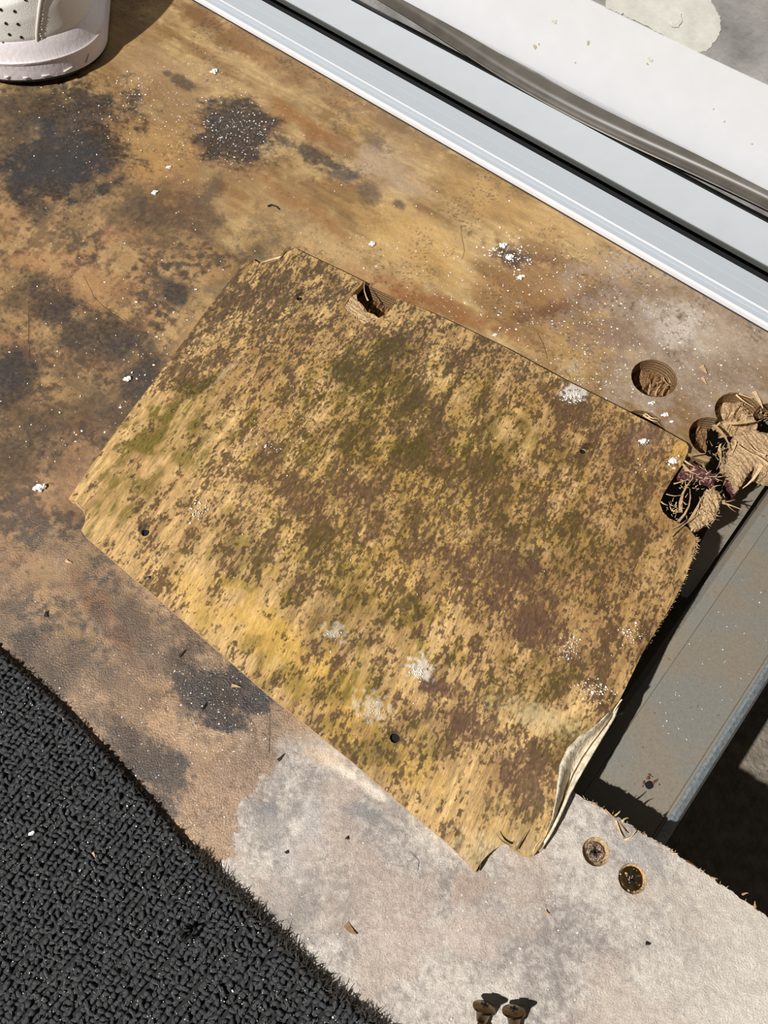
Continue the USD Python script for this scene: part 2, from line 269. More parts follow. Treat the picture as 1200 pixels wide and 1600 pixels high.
# ------------------------------------------------------------------ floor
floor = thing('floor', 'stained and dusty plywood subfloor with a cut-out over a steel joist', kind='structure')
view = Polygon([hilo(-40, -40), hilo(1240, -40), hilo(1240, 1640), hilo(-40, 1640)])
hidden = Polygon(P2(board_px)).buffer(-.01).union(Polygon(P2(carpet_edge + [(300, 1900), (-400, 1500)])).buffer(-.006))
fine = view.intersection(big.buffer(-.0005)).difference(hidden)
fv, ff = sheet(floor_poly, .00112, fine, coarse=.006, edge=.0015)
def floor_tint(q):
    n1 = eq(fb(q, 42, 5, 1)); n2 = eq(fb(q, 90, 5, 2)); n3 = eq(fb(q, 260, 4, 3)); nf = eq(fb(q, 520, 3, 4))
    ga = math.atan2(SD[1], SD[0]); st = eq(fb(q, 70, 5, 5, 7.0, ga)); st2 = eq(fb(q, 330, 3, 6, 9.0, ga + .06)); ng = eq(fb(q, 560, 3, 8, 5.0, GA)); low = eq(fb(q, 14, 3, 7))
    nd = .6 * n2 + .4 * n3; hr = eq(fb(q, 900, 2, 9)); hh = eq(eq(fb(q, 620, 3, 14, 7.0, ga + .35)) + eq(fb(q, 560, 3, 15, 6.0, ga - .5)))
    c = mixc(lin(146, 114, 72) + 0 * q[:, :1], lin(188, 156, 108), smooth01(.2, .8, .55 * st + .45 * n1))
    c = mixc(c, lin(140, 100, 62), .5 * smooth01(.60, .9, .5 * st + .5 * low)); c = mixc(c, lin(206, 176, 124), .5 * smooth01(.55, .9, n1 * .6 + .4 * n3))
    c *= (.86 + .28 * st2)[:, None]
    pxy = project(np.column_stack([q, 0 * q[:, 0]])); X, Y = pxy[:, 0], pxy[:, 1]
    def reg(b, col, a=1.0):
        nonlocal c; c = mixc(c, lin(*col), a * blob(q, nd, b))
    # tan and brown mottling of the left side
    left = smooth01(470, 250, X + 120 * (n1 - .5)) * smooth01(120, 260, Y)
    c = mixc(c, lin(178, 144, 102), left * .6); c = mixc(c, lin(112, 88, 64), left * .85 * smooth01(.40, .66, .40 * n1 + .25 * n3 + .15 * ng + .2 * hh)); c = mixc(c, lin(166, 122, 84), left * .45 * smooth01(.6, .8, eq(fb(q, 34, 4, 11))))
    # reddish / pinkish lower left with woven glue residue
    pk = smooth01(760, 980, Y + .25 * X + 120 * (n1 - .5)) * smooth01(700, 560, X)
    c = mixc(c, mixc(lin(128, 104, 82) + 0 * q[:, :1], lin(176, 146, 116), .6 * n2 + .4 * hh), pk * .9)
    for b, col, a in [
        ((520, 215, 38, 18, 20, .5, .5), (150, 104, 60), .6), ((470, 190, 60, 14, 35, .5, .5), (152, 100, 52), .7), ((560, 200, 26, 18, 30, .4, .4), (208, 168, 104), .6), ((480, 330, 90, 16, 36, .5, .5), (158, 112, 68), .6), ((400, 325, 80, 18, 30, .6, .5), (162, 116, 70), .5),
        ((600, 445, 90, 15, 28, .5, .5), (150, 100, 58), .8), ((700, 480, 110, 16, 22, .5, .5), (146, 98, 56), .8), ((850, 445, 100, 62, 10, .6, .45), (148, 106, 64), .65), ((880, 480, 90, 14, -15, .5, .5), (120, 82, 54), .8), ((930, 455, 34, 12, -25, .5, .5), (104, 76, 60), .6),
        ((820, 395, 60, 22, 15, .8, .5), (110, 80, 56), .6), ((600, 262, 62, 34, 20, .7, .6), (186, 162, 134), .7), ((640, 205, 70, 22, 25, .8, .6), (122, 96, 72), .55), ((430, 80, 170, 16, 33, .7, .6), (146, 114, 78), .6), ((380, 70, 100, 14, 33, .6, .5), (134, 92, 48), .6), ((330, 45, 60, 12, 33, .6, .5), (120, 84, 46), .5),
        ((700, 260, 80, 20, 25, .8, .6), (166, 134, 88), .5), ((800, 330, 120, 30, 25, .6, .6), (200, 160, 98), .5), ((650, 380, 90, 40, 30, .6, .6), (206, 166, 104), .6), ((920, 540, 60, 50, 0, .6, .6), (204, 162, 98), .6), ((500, 380, 110, 24, 30, .5, .6), (200, 168, 120), .7), ((240, 235, 60, 40, 20, .6, .6), (196, 154, 94), .6), ((260, 120, 90, 40, 20, .6, .6), (174, 142, 104), .7), ((60, 770, 90, 45, -20, .6, .6), (184, 144, 106), .7), ((20, 860, 40, 18, 30, .5, .5), (176, 134, 98), .5), ((85, 715, 30, 20, 30, .5, .5), (150, 112, 82), .5),
        ((90, 960, 40, 30, 30, .7, .6), (206, 166, 116), .6), ((165, 850, 60, 70, 30, .8, .6), (128, 104, 78), .5), ((160, 835, 90, 16, 40, .7, .5), (96, 76, 62), .5), ((150, 940, 80, 14, 55, .7, .5), (128, 88, 60), .6), ((300, 1145, 50, 30, 20, .7, .5), (192, 160, 126), .7), ((240, 1085, 50, 40, 20, .9, .5), (190, 152, 112), .6), ((360, 1250, 60, 70, 0, .8, .5), (172, 144, 120), .7), ((280, 1310, 60, 50, 0, .8, .5), (178, 150, 122), .7), ((430, 1150, 70, 40, 20, .8, .5), (176, 150, 126), .7)]: reg(b, col, a)
    # pinkish grey dusty corner by the sill
    dc = blob(q, nd, (1090, 545, 190, 125, 25, .5, .45)); c = mixc(c, mixc(lin(150, 126, 104) + 0 * q[:, :1], lin(196, 178, 160), n1 * .6 + nf * .4), .85 * dc)
    c = mixc(c, lin(214, 200, 186), .7 * blob(q, nd, (1055, 515, 40, 30, 40, .9, .5))); c = mixc(c, lin(128, 92, 62), .5 * blob(q, nd, (950, 520, 60, 30, 20, .9, .6)))
    # dark mould
    dark = np.zeros(len(q))
    soft_edge = .42 * n2 + .24 * n3 + .20 * hh + .14 * hr
    for b, a in [((110, 185, 105, 55, -10, .8, .4), .9), ((80, 262, 78, 75, 10, .7, .35), 1.0), ((120, 235, 85, 72, -20, .7, .35), .98), ((75, 160, 90, 30, 0, .7, .5), .75), ((20, 200, 60, 60, 0, .8, .5), .8), ((60, 320, 40, 24, 0, .8, .5), .75),
        ((368, 205, 66, 56, 10, .5, .3), .95), ((440, 218, 16, 7, 20, .6, .5), .8), ((505, 250, 62, 11, 26, .9, .5), .8), ((540, 272, 26, 9, 10, .7, .5), .7), ((575, 300, 20, 14, 60, .8, .6), .6), ((622, 318, 11, 7, 30, .5, .5), .7), ((285, 128, 24, 9, 30, .6, .5), .75), ((262, 115, 9, 6, 0, .4, .4), .7), ((575, 210, 40, 10, 40, .9, .6), .5),
        ((245, 345, 85, 36, 5, 1.0, .6), .72), ((300, 325, 60, 24, 30, 1.0, .6), .6), ((335, 290, 14, 24, 20, .7, .6), .6), ((400, 400, 40, 16, -40, .8, .6), .6), ((272, 455, 24, 20, 20, .6, .4), .9), ((345, 455, 22, 12, 20, .9, .6), .5), ((75, 475, 60, 34, 25, .8, .45), .9), ((30, 470, 24, 20, 20, .8, .5), .7), ((160, 535, 72, 50, 20, .8, .45), .88), ((225, 600, 60, 48, 20, .8, .45), .85), ((210, 520, 30, 20, 20, .9, .6), .6),
        ((20, 585, 44, 58, 20, .9, .5), .9), ((55, 660, 50, 36, 40, .9, .5), .75), ((140, 640, 60, 34, 30, 1.0, .6), .65), ((15, 720, 30, 50, 10, .8, .5), .8), ((190, 655, 40, 34, 30, .9, .6), .7), ((60, 690, 80, 30, 40, 1.0, .7), .5), ((110, 590, 50, 16, 40, 1.0, .7), .6), ((55, 810, 22, 14, 0, .8, .6), .5), ((35, 800, 20, 20, 0, .8, .6), .45),
        ((205, 965, 24, 26, 40, .9, .6), .6), ((160, 975, 18, 14, 40, .9, .6), .5), ((40, 1000, 26, 26, 30, .7, .4), .8), ((75, 1050, 60, 30, 40, .8, .5), .7), ((110, 1025, 40, 30, 40, .9, .6), .5), ((330, 1078, 64, 54, 15, .7, .25), .97), ((292, 1040, 42, 42, 30, 1.0, .4), .75), ((385, 1090, 38, 26, 20, .5, .25), .96), ((345, 1120, 46, 24, 10, .7, .2), .95), ((250, 1030, 40, 60, 30, 1.0, .6), .5), ((245, 1200, 66, 40, 20, .8, .3), .82), ((285, 1195, 26, 18, 0, .8, .25), .85), ((205, 1165, 50, 26, 50, .9, .4), .72), ((230, 1245, 50, 20, 30, .9, .4), .75), ((150, 1120, 40, 20, 45, 1.0, .6), .55), ((180, 1070, 50, 20, 40, 1.0, .6), .5), ((800, 402, 26, 14, 20, .8, .5), .7)]:
        dark = np.maximum(dark, a * blob(q, soft_edge, b))
    bl = smooth01(560, 400, X) * smooth01(250, 420, Y) * smooth01(1200, 1000, Y)
    dark = np.maximum(dark, .74 * bl * smooth01(.47, .72, .40 * eq(fb(q, 34, 5, 21)) + .28 * n3 + .17 * hh + .15 * hr))
    dark = np.maximum(dark, .5 * pk * smooth01(.45, .72, .4 * eq(fb(q, 40, 5, 26)) + .3 * n3 + .15 * hh + .15 * hr) * smooth01(520, 380, X) * smooth01(1260, 1130, Y))
    dark = np.maximum(dark, .55 * smooth01(.80, .9, eq(fb(q, 700, 2, 23))) * smooth01(.5, .8, eq(fb(q, 26, 3, 24))))
    dark *= (.74 + .2 * nf + .16 * hr)
    c = mixc(c, mixc(lin(58, 48, 42) + 0 * q[:, :1], lin(54, 54, 56), n1), np.clip(dark * 1.05, 0, 1))
    # pale plaster film
    ln = (X - 425) * (1370 - 1190) + (Y - 1190) * (425 - 338)         # right of the line (425,1190)-(338,1370)
    side = ln / math.hypot(180, 87)
    pl = smooth01(-7, 9, side + 38 * (n2 - .5) + 16 * (nf - .5)) * smooth01(1130, 1180, Y + .15 * (X - 450))
    pc = mixc(lin(140, 132, 126) + 0 * q[:, :1], lin(200, 191, 181), smooth01(.12, .88, .30 * n1 + .22 * n3 + .24 * nf + .24 * hr)); pc = mixc(pc, lin(182, 162, 148), .5 * smooth01(.55, .85, eq(fb(q, 30, 4, 31))))
    pc = mixc(pc, lin(214, 206, 194), .7 * smooth01(900, 1200, X + 60 * (n1 - .5)))
    for b, col, a in [((560, 1268, 40, 14, 15, .8, .5), (120, 120, 122), .6), ((428, 1290, 34, 26, 0, .9, .6), (142, 136, 132), .6), ((420, 1265, 20, 8, 0, .8, .5), (120, 118, 120), .5), ((450, 1425, 44, 40, 30, .9, .6), (136, 128, 122), .6), ((620, 1230, 50, 26, 35, .8, .6), (150, 148, 146), .4), ((545, 1210, 62, 8, 35, .7, .5), (224, 214, 200), .8), ((500, 1180, 50, 14, 30, .8, .5), (196, 174, 148), .6), ((735, 1385, 34, 20, 0, .8, .6), (168, 144, 128), .6), ((700, 1460, 60, 30, 0, .9, .6), (184, 164, 152), .5), ((990, 1385, 30, 20, 20, .7, .6), (176, 152, 136), .5), ((990, 1330, 30, 18, 30, .8, .6), (164, 162, 164), .6), ((480, 1300, 20, 90, 25, .9, .6), (170, 164, 160), .4), ((760, 1450, 60, 40, 0, .9, .6), (188, 170, 160), .4)]:
        pc = mixc(pc, lin(*col), a * blob(q, nd, b))
    crack = np.abs(eq(fb(q, 60, 4, 41)) - .5); pc *= (1 - .14 * smooth01(.012, .0, crack))[:, None]
    c = mixc(c, pc, pl)
    rough = np.clip(pl * .95 + .45 * dc, 0, 1)
    c *= (1 - .10 * (1 - pl) - .10 * smooth01(.45, .7, low) * (1 - pl))[:, None]; c *= (1 + .16 * (hh - .5) + .12 * (hr - .5))[:, None]
    return np.clip(c, .004, .95), rough, np.clip(pk * (1 - pl), 0, 1)
ft, fr, fw = floor_tint(fv)
surf = trimesh.Trimesh(np.column_stack([fv, np.zeros(len(fv))]), ff, process=False)
obj('plywood_surface', surf, M_FLOOR, floor, tint=ft, extra={'rough_mask': fr, 'weave': fw})
obj('cut_edge', walls(floor_poly, 0.0, -T, .0015), M_BOREWALL, floor, smooth=60)
obj('underside', cap(floor_poly, -T, False), M_PLYEDGE, floor)

# bottoms of the bored holes and the added shade pit, torn ply and fibres at the cut-out
def bore_floor(b, depth, keep=None, seed=1):
    p = b.buffer(-.0002)
    if keep is not None: p = p.intersection(keep)
    v, f = sheet(p, .0011, edge=.0015); g = eq(fb(v, 420, 3, seed, 3.5, .9))
    return trimesh.Trimesh(np.column_stack([v, -depth + .0026 * (g - .5) * 2]), f, process=False)
obj('bore_or_pit_bottom', bore_floor(bores_and_pit['H1'], .013, seed=61), M_BOREBOT, floor)
obj('bore_or_pit_bottom', bore_floor(bores_and_pit['N'], .012, seed=65), M_BOREBOT, floor)  # bottom of the pit added for the notch shade
obj('bore_or_pit_bottom', bore_floor(bores_and_pit['H2'], .012, seed=62), M_BOREBOT, floor)
obj('bore_or_pit_bottom', bore_floor(bores_and_pit['H3'], .013, Polygon(P2([(1070, 640), (1118, 640), (1112, 735), (1070, 735)])), 63), M_BOREBOT, floor)
obj('bore_or_pit_bottom', bore_floor(bores_and_pit['H4'], .011, Polygon(P2([(1110, 600), (1200, 600), (1200, 668), (1130, 668), (1110, 650)])), 64), M_FIBRE, floor)
def lump(pts, z0, z1, bumpy, seed, step=.0012):
    p = Polygon(P2(pts)).buffer(0); p = ragged(p, .0004)
    if p.geom_type != 'Polygon': p = max(p.geoms, key=lambda g: g.area)
    v, f = sheet(p, step, edge=.0013); d = np.array([p.exterior.distance(Point(a)) for a in v]); g = eq(fb(v, 950, 3, seed, 5.0, .2 + seed))
    top = trimesh.Trimesh(np.column_stack([v, z1 + bumpy * (g - .5) * 2 - .002 * np.exp(-d / .0015)]), f, process=False)
    return cat_mesh([top, walls(p, z1 - .002, z0, .0013), cap(p, z0, False)])
obj('torn_ply', lump([(1150, 682), (1160, 668), (1185, 664), (1215, 672), (1290, 700), (1300, 770), (1240, 745), (1200, 733), (1186, 722), (1172, 738), (1160, 756), (1152, 742), (1141, 720), (1144, 700)], -.0185, -.004, .0007, 71), M_FIBRE, floor, label='pale torn plywood tongue between the bored holes')
obj('film_shred', lump([(1145, 722), (1170, 716), (1188, 724), (1172, 745), (1160, 764), (1152, 748)], -.0205, -.0105, .001, 72), M_FILM, floor, label='purple film torn from the sheet')
k = 0
for x0, y0, x1, y1, w, za, zb, bd, m in [
    (1178, 612, 1192, 640, 7, .0005, .002, .1, 0), (1150, 617, 1178, 637, 2.5, .001, .002, .1, 0), (1155, 615, 1175, 624, 2, .001, .003, .1, 0), (1135, 661, 1178, 659, 3.5, .0, .002, .05, 0), (1175, 657, 1130, 662, 3, .002, .001, .1, 0), (1114, 664, 1140, 706, 6, -.002, -.006, .1, 1), (1126, 694, 1128, 722, 3, -.004, -.002, .2, 0), (1132, 700, 1112, 716, 4, -.004, -.002, .2, 1), (1150, 690, 1143, 712, 3, -.003, -.004, .1, 0), (1190, 726, 1157, 765, 6, -.004, -.012, -.1, 0), (1180, 712, 1148, 695, 3, -.001, .0, .1, 0), (1200, 726, 1160, 705, 4, -.001, .0005, .1, 0), (1196, 712, 1165, 690, 3, -.001, .001, .1, 0), (1152, 730, 1128, 762, 5, -.010, -.016, .0, 1), (1005, 648, 1028, 660, 3, .0, .001, .1, 0), (1012, 652, 1030, 656, 2, .0, .002, .1, 0), (1008, 646, 1020, 656, 2, .0, .001, .1, 0),
    (1012, 620, 1014, 595, 3, -.012, -.006, .1, 0), (1024, 622, 1030, 600, 3, -.012, -.006, .2, 0), (1034, 618, 1042, 600, 2.5, -.012, -.007, .1, 1), (1048, 600, 1040, 585, 2.5, -.011, -.006, .1, 1), (1020, 605, 1026, 588, 3, -.012, -.008, .2, 2), (1036, 590, 1050, 605, 2.5, -.010, -.006, .1, 1),
    (960, 1275, 968, 1262, 2, .0, .004, .4, 0), (972, 1284, 981, 1274, 2, .0, .003, .4, 0), (962, 1282, 974, 1312, 3, .0, .0015, .1, 0), (970, 1288, 978, 1305, 3, .0, .002, .1, 1), (976, 1313, 993, 1301, 2.5, .001, .003, .1, 0), (945, 1265, 962, 1280, 3, .0, .001, .2, 1), (928, 1255, 940, 1264, 2.5, .0, .001, .2, 1), (1004, 1302, 1008, 1296, 2, .0, .003, .3, 2), (1050, 1334, 1060, 1333, 2, .0, .002, .2, 0), (1072, 1345, 1090, 1358, 2, .0, .001, .1, 2), (1160, 1398, 1168, 1392, 2, .0, .003, .3, 1), (1110, 1371, 1122, 1372, 2, .0, .002, .2, 1), (1180, 1418, 1176, 1405, 2, .0, .003, .3, 1)]:
    obj('splinter', sliver(x0, y0, x1, y1, w, za, zb, bd, 100 + k, .0008), [M_SPLINT, M_SPLINT2, M_SPLINT3][m], floor); k += 1
fz = []
edge = np.vstack([np.linspace(a, b, 60, endpoint=False) for a, b in (((911, 1247), (985, 1290)), ((985, 1290), (1050, 1329)), ((1050, 1329), (1200, 1433)))])
for i, (x, y) in enumerate(edge):
    if rng.random() < .5:
        p = px(x, y); a = rng.uniform(0, 6.28); L = rng.uniform(.0005, .0017) * (1.5 if x < 1010 else 1)
        fz.append(splinter(p + [0, 0, -.0003], p + [math.cos(a) * L, math.sin(a) * L, rng.uniform(-.001, .0015)], .0005, .0003, .3, 900 + i, 4))
for i in range(90):
    x, y = [(1165, 640), (1190, 655), (1120, 705), (1165, 700), (1140, 722), (1030, 605)][i % 6] + rng.normal(0, 9, 2); z = -.008 if i % 6 != 5 else -.011
    p = px(x, y, z); a = rng.uniform(0, 6.28); L = rng.uniform(.001, .004)
    fz.append(splinter(p, p + [math.cos(a) * L, math.sin(a) * L, rng.uniform(0, .004)], .0007, .0003, .3, 1200 + i, 4))
obj('torn_fibres', cat_mesh(fz), M_SPLINT2, floor, kind='stuff', label='short torn fibres along the cut')
# countersinks
for x, y, r in sinks:
    th = np.linspace(0, 2 * math.pi, 49)[:-1]; c = px(x, y); rings = []
    for rr, z in ((r * 1.02, .0002), (r * .92, -.0012), (r * .72, -.0026), (r * .60, -.0032), (.0001, -.0034)):
        j = rng.normal(0, .00012, 48) if rr > .001 else 0
        rings.append(np.column_stack([c[0] + (rr + j) * np.cos(th), c[1] + (rr + j) * np.sin(th), np.full(48, z)]))
    v = np.vstack(rings); f = []
    for a in range(4):
        for i in range(48):
            p, q = a * 48 + i, a * 48 + (i + 1) % 48; f += [[p, p + 48, q + 48], [p, q + 48, q]]
    obj('countersink', trimesh.Trimesh(v, f, process=False), M_FIBRE, floor, smooth=40)

# ------------------------------------------------------------------ ground far below, joist, strap
cg = shapely.geometry.box(-.2, -.5, 1.0, .9); gv, gf = sheet(cg, .012, edge=.012)
gz = -.140 + .003 * (fb(gv, 40, 3, 81) - .5)
obj('ground', trimesh.Trimesh(np.column_stack([gv, gz]), gf, process=False), M_CONC, kind='structure', label='grey concrete slab seen deep in the opening under the floor')
JZ = -.027
def along(q): return (px(*q, JZ)[:2] - SA) @ SD
j0, j1, j2, j3 = .5 * (along((1200, 745)) + along((910, 1225))), .5 * (along((1169, 856)) + along((928, 1225))), .5 * (along((1200, 1034)) + along((1016, 1303))), .5 * (along((1210, 1060)) + along((1055, 1280)))
def extrude_profile(prof, t0, t1, closed=False, n=2, axis='n'):
    """profile points (s along the sill, z) drawn out along the inward normal from t0 to t1 (axis n), or (u inward, z) along the sill (axis d)"""
    prof = np.asarray(prof, float); k = len(prof); ts = np.linspace(t0, t1, n); v = []
    for t in ts:
        for s, z in prof:
            q = SA + (SD * s + SN * t if axis == 'n' else SD * t + SN * s); v.append([q[0], q[1], z])
    f = []; m = k if closed else k - 1
    for a in range(n - 1):
        for i in range(m):
            p, q = a * k + i, a * k + (i + 1) % k; f += [[p, q, q + k], [p, q + k, p + k]]
    return trimesh.Trimesh(v, f, process=False)
def sheet_profile(pts, th):
    """a bent sheet of the thickness th as a closed profile"""
    l = LineString(pts).buffer(th / 2, cap_style=2, join_style=1, quad_segs=5); return np.array(l.exterior.coords)[:-1]
joist = thing('floor_joist', 'galvanised steel joist running through the opening beside the board', 'joist')
n0, n1 = -1.0, -.05
jp = sheet_profile([(j0 + .012, JZ - .100), (j0 + .001, JZ - .100), (j0, JZ - .006), (j0 + .003, JZ - .0018), (j1 - .0006, JZ - .0004), (j1, JZ - .0018), (j1 + .0008, JZ - .0004), (j2 - .0008, JZ - .0004), (j2, JZ - .002), (j2 + .0008, JZ - .0004), (j3 - .004, JZ - .0006), (j3 - .0012, JZ - .002), (j3, JZ - .005), (j3, JZ - .018)], .0014)
obj('channel', extrude_profile(jp, n0, n1, True, 2), M_STEEL, joist, smooth=35)
obj('rounded_edge', extrude_profile(sheet_profile([(j2 + .0015, JZ + .0009), (j3 - .004, JZ + .0008), (j3 - .0010, JZ - .0010), (j3 + .0011, JZ - .005), (j3 + .0011, JZ - .0185)], .0008), n0, n1, True, 2), M_BLUESTEEL, joist, smooth=40, label='bluish zinc rolled edge of the joist')
hc = px(1014, 1227, JZ + .0007)
obj('screw_hole', trimesh.creation.cylinder(.0021, .0012, sections=20, transform=trimesh.transformations.translation_matrix(hc)), M_HOLE, joist, label='dark screw hole with rust marks')
rs = [crumb(px(x, y, JZ + .0005), r, 300 + i, .3) for i, (x, y, r) in enumerate([(1012, 1216, .0013), (1006, 1223, .001), (1022, 1222, .0012), (1015, 1211, .0009), (1027, 1218, .0007), (1004, 1229, .0007), (1019, 1214, .0006), (1030, 1226, .0006)])]
obj('rust_crumbs', cat_mesh(rs), M_RUST, joist, kind='stuff', label='brown rust crumbs round the screw hole')
gl = [crumb(px(rng.uniform(980, 1200), rng.uniform(900, 1200), JZ + .0006), rng.uniform(.0002, .0005), 2000 + i) for i in range(90)]
gl = [g for g in gl if j1 < (g.vertices.mean(0)[:2] - SA) @ SD < j2]
obj('drilling_dust', cat_mesh(gl), M_PLASTER, joist, kind='stuff', label='tiny pale dust grains on the joist')
strap = thing('steel_strap', 'narrow rounded-end steel strap lying between the board and the joist', 'strap')
sp = Polygon(P2([(1062, 922), (1066, 932), (1074, 934), (1084, 922), (1140, 840), (1215, 730), (1260, 600), (1225, 600), (1160, 712), (1100, 838), (1070, 900)], -.038)).buffer(.002).buffer(-.002)
obj('strip', cat_mesh([cap(sp, -.038), walls(sp, -.038, -.041), cap(sp, -.041, False)]), M_STEEL, strap)
obj('rivet', trimesh.creation.cylinder(.0014, .0016, sections=16, transform=trimesh.transformations.translation_matrix(px(1077, 889, -.0378))), M_HOLE, strap, label='small dark fixing in the strap')

# ------------------------------------------------------------------ sill, trim, wall
L0, L1 = -.12, .62
door = thing('door_1', 'pale aluminium door sill with grooved track', kind='structure')
sill = [(-.003, -.006), (-.003, .0028), (-.0027, .0040), (-.0018, .0046), (-.0008, .0046), (-.0004, .0040), (.0030, .0044), (.0034, .0050), (.0038, .0074), (.0045, .0080), (.0056, .0080), (.0062, .0072), (.0160, .0075), (.0162, .0068), (.0167, .0068), (.0170, .0080), (.0268, .0086), (.0275, .0080), (.0277, -.028), (.0245, -.030), (-.002, -.012)]
obj('sill_track', extrude_profile(sill, L0, L1, True, 2, 'd'), M_ALU, door, smooth=30)
obj('track_channel', extrude_profile([(.0276, .003), (.0282, -.024), (.085, -.024), (.085, .004), (.0845, .004), (.0845, -.0235), (.0287, -.0235), (.0281, .003)], L0, L1, True, 2, 'd'), M_TRACK_SHADE, door, label='recessed channel of the track, painted dark for the shade in it')  # near-black colour stands in for the shade inside the channel
obj('rail_front_shade', extrude_profile([(.0364, .0072), (.0364, .0108), (.0372, .0112), (.042, .0108), (.042, .0072)], L0, L1, True, 2, 'd'), simple('rail_shade_grey', (74, 75, 73), .6), door, label='front face of the inner rail, its shade painted dark grey')  # shaded front of the rail, painted as a grey strip
obj('inner_rail', extrude_profile([(.0372, .0095), (.0372, .0121), (.0730, .0121), (.0742, .0112), (.0745, -.020), (.0720, -.022), (.0710, .0090)], L0, L1, True, 2, 'd'), M_WHITE, door, smooth=30)
# the wavy seal: its foot follows the picture
sx = np.linspace(L0, L1, 90)
key = [(-.2, .0905), (.05, .0905), (.13, .0895), (.20, .0862), (.27, .0808), (.33, .0792), (.38, .0802), (.44, .0836), (.50, .0862), (.7, .0880)]
su = np.interp(sx, [a for a, b in key], [b for a, b in key]); su = np.convolve(np.pad(su, 4, 'edge'), np.ones(9) / 9, 'valid')
prof = [(0.0, .0125), (.0010, .0135), (.0008, .0150), (.0026, .0165), (.0022, .0185), (.0050, .0205), (.0090, .0225), (.0100, .0215), (.0060, .0190), (.0036, .0160), (.0022, .0128)]
v, f = [], []
for t, u in zip(sx, su):
    for k, (du, z) in enumerate(prof):
        q = SA + SD * t + SN * min(u + du * (.0912 - u + .004) / .012, .0945); v.append([q[0], q[1], z - .5 * (.0905 - u)])
K = len(prof)
for a in range(len(sx) - 1):
    for i in range(K):
        p, q = a * K + i, a * K + (i + 1) % K; f += [[p, q, q + K], [p, q + K, p + K]]
obj('rubber_seal', trimesh.Trimesh(v, f, process=False), M_GASKET, door, smooth=50, label='wavy grey rubber seal sagging out of the gap')
obj('contact_shade_line', tube(np.array([[*(SA + SD * L0 - SN * .0034), .0002], [*(SA + SD * L1 - SN * .0034), .0002]]), .0007, 6), M_CONTACT_SHADE, door, label='thin dark line painting the contact shade along the foot of the sill')  # contact shadow of the sill, drawn as a black tube
obj('front_lip', extrude_profile([(-.0034, .0006), (-.0034, .0036), (-.0030, .0046), (-.0022, .0051), (-.0014, .0050), (-.0012, .0006)], L0, L1, True, 2, 'd'), M_PANEL, door, smooth=40, label='front lip of the sill, painted lighter as if catching the light')  # lighter than the sill to paint the light on its front
obj('ridge', tube(np.array([[*(SA + SD * L0 + SN * .0046), .0079], [*(SA + SD * L1 + SN * .0046), .0079]]), .0006, 8), M_PANEL, door, smooth=True, label='ridge along the sill, painted lighter as a highlight')  # pale tube laid on the sill as a painted highlight
trim = thing('trim_1', 'wide white panel standing along the back of the sill', kind='structure')
obj('panel', extrude_profile([(.0955, .0122), (.0942, .0128), (.0930, .0160), (.0923, .0196), (.0920, .0216), (.0920, .0868), (.0980, .0868), (.0980, .0122)], L0, L1, True, 2, 'd'), M_PANEL, trim, smooth=30)
for i, (x, y, r) in enumerate([(836, 73, .0026), (866, 33, .0022), (1016, 92, .0024), (919, 67, .0018), (899, 98, .0010), (1115, 170, .0008), (1132, 190, .0010), (1175, 225, .0009), (842, 69, .0014), (1012, 100, .0012)]):
    c = px_wall(x, y, .0918); m = crumb([0, 0, 0], r * .75, 400 + i, .1); vv = m.vertices.copy()
    w = np.outer(vv[:, 0], [SD[0], SD[1], 0]) + np.outer(vv[:, 1], [0, 0, 1]) - np.outer(vv[:, 2], [SN[0], SN[1], 0])
    obj('dirt_spot', trimesh.Trimesh(c + w, m.faces, process=False), simple(f'dirt_{i}', (206 - 26 * (i == 0), 200 - 30 * (i == 0), 186 - 50 * (i == 0)), .9) if i < 3 else '/World/Looks/dirt_0', trim)
wall = thing('wall_back', 'bare grey wall above the white panel', kind='structure')
wv = []; nu, nz = 120, 60
for i in range(nu + 1):
    for k in range(nz + 1):
        t = L0 + (L1 - L0) * i / nu; z = .0 + .36 * k / nz; q = SA + SD * t + SN * (.0930 + .0004 * math.sin(37 * t + 21 * z)); wv.append([q[0], q[1], z])
wf = []
for i in range(nu):
    for k in range(nz):
        a = i * (nz + 1) + k; b = a + nz + 1; wf += [[a, a + 1, b], [b, a + 1, b + 1]]
def wall_slab(pts, u0, u1, jitter=0.0, seed=1):
    g = np.random.default_rng(seed); uv = []
    for x, y in pts:
        q = px_wall(x, y, u0); uv.append([(q[:2] - SA) @ SD, q[2]])
    l = Polygon(uv).buffer(.004).buffer(-.004); l = Polygon([(a + g.normal(0, jitter), b + g.normal(0, jitter)) for a, b in np.array(l.exterior.segmentize(.002).coords)[:-1]]).buffer(0)
    l = l if l.geom_type == 'Polygon' else max(l.geoms, key=lambda g: g.area)
    m = trimesh.creation.extrude_polygon(l, u1 - u0, engine='earcut'); vv = m.vertices
    return trimesh.Trimesh(np.array([[*(SA + SD * a + SN * (u1 - h)), b] for a, b, h in vv]), m.faces[:, ::-1], process=False)
obj('plaster_face', trimesh.Trimesh(wv, np.array(wf)[:, ::-1], process=False), M_WALL, wall)
obj('filler_patch', wall_slab([(946, 12), (975, 24), (1010, 40), (1055, 66), (1085, 84), (1108, 76), (1124, 56), (1126, 28), (1112, 4), (1105, -60), (1060, -120), (985, -100), (950, -40)], .0922, .0940, .0004), M_FILLER, wall, label='pale grey smear of filler on the wall')
obj('filler_drip', wall_slab([(1044, 36), (1050, 42), (1060, 42), (1066, 34), (1064, 22), (1061, 22), (1061, 32), (1054, 38)], .0914, .0926, .0002, 3), M_FILLER, wall, label='small raised drip of filler')

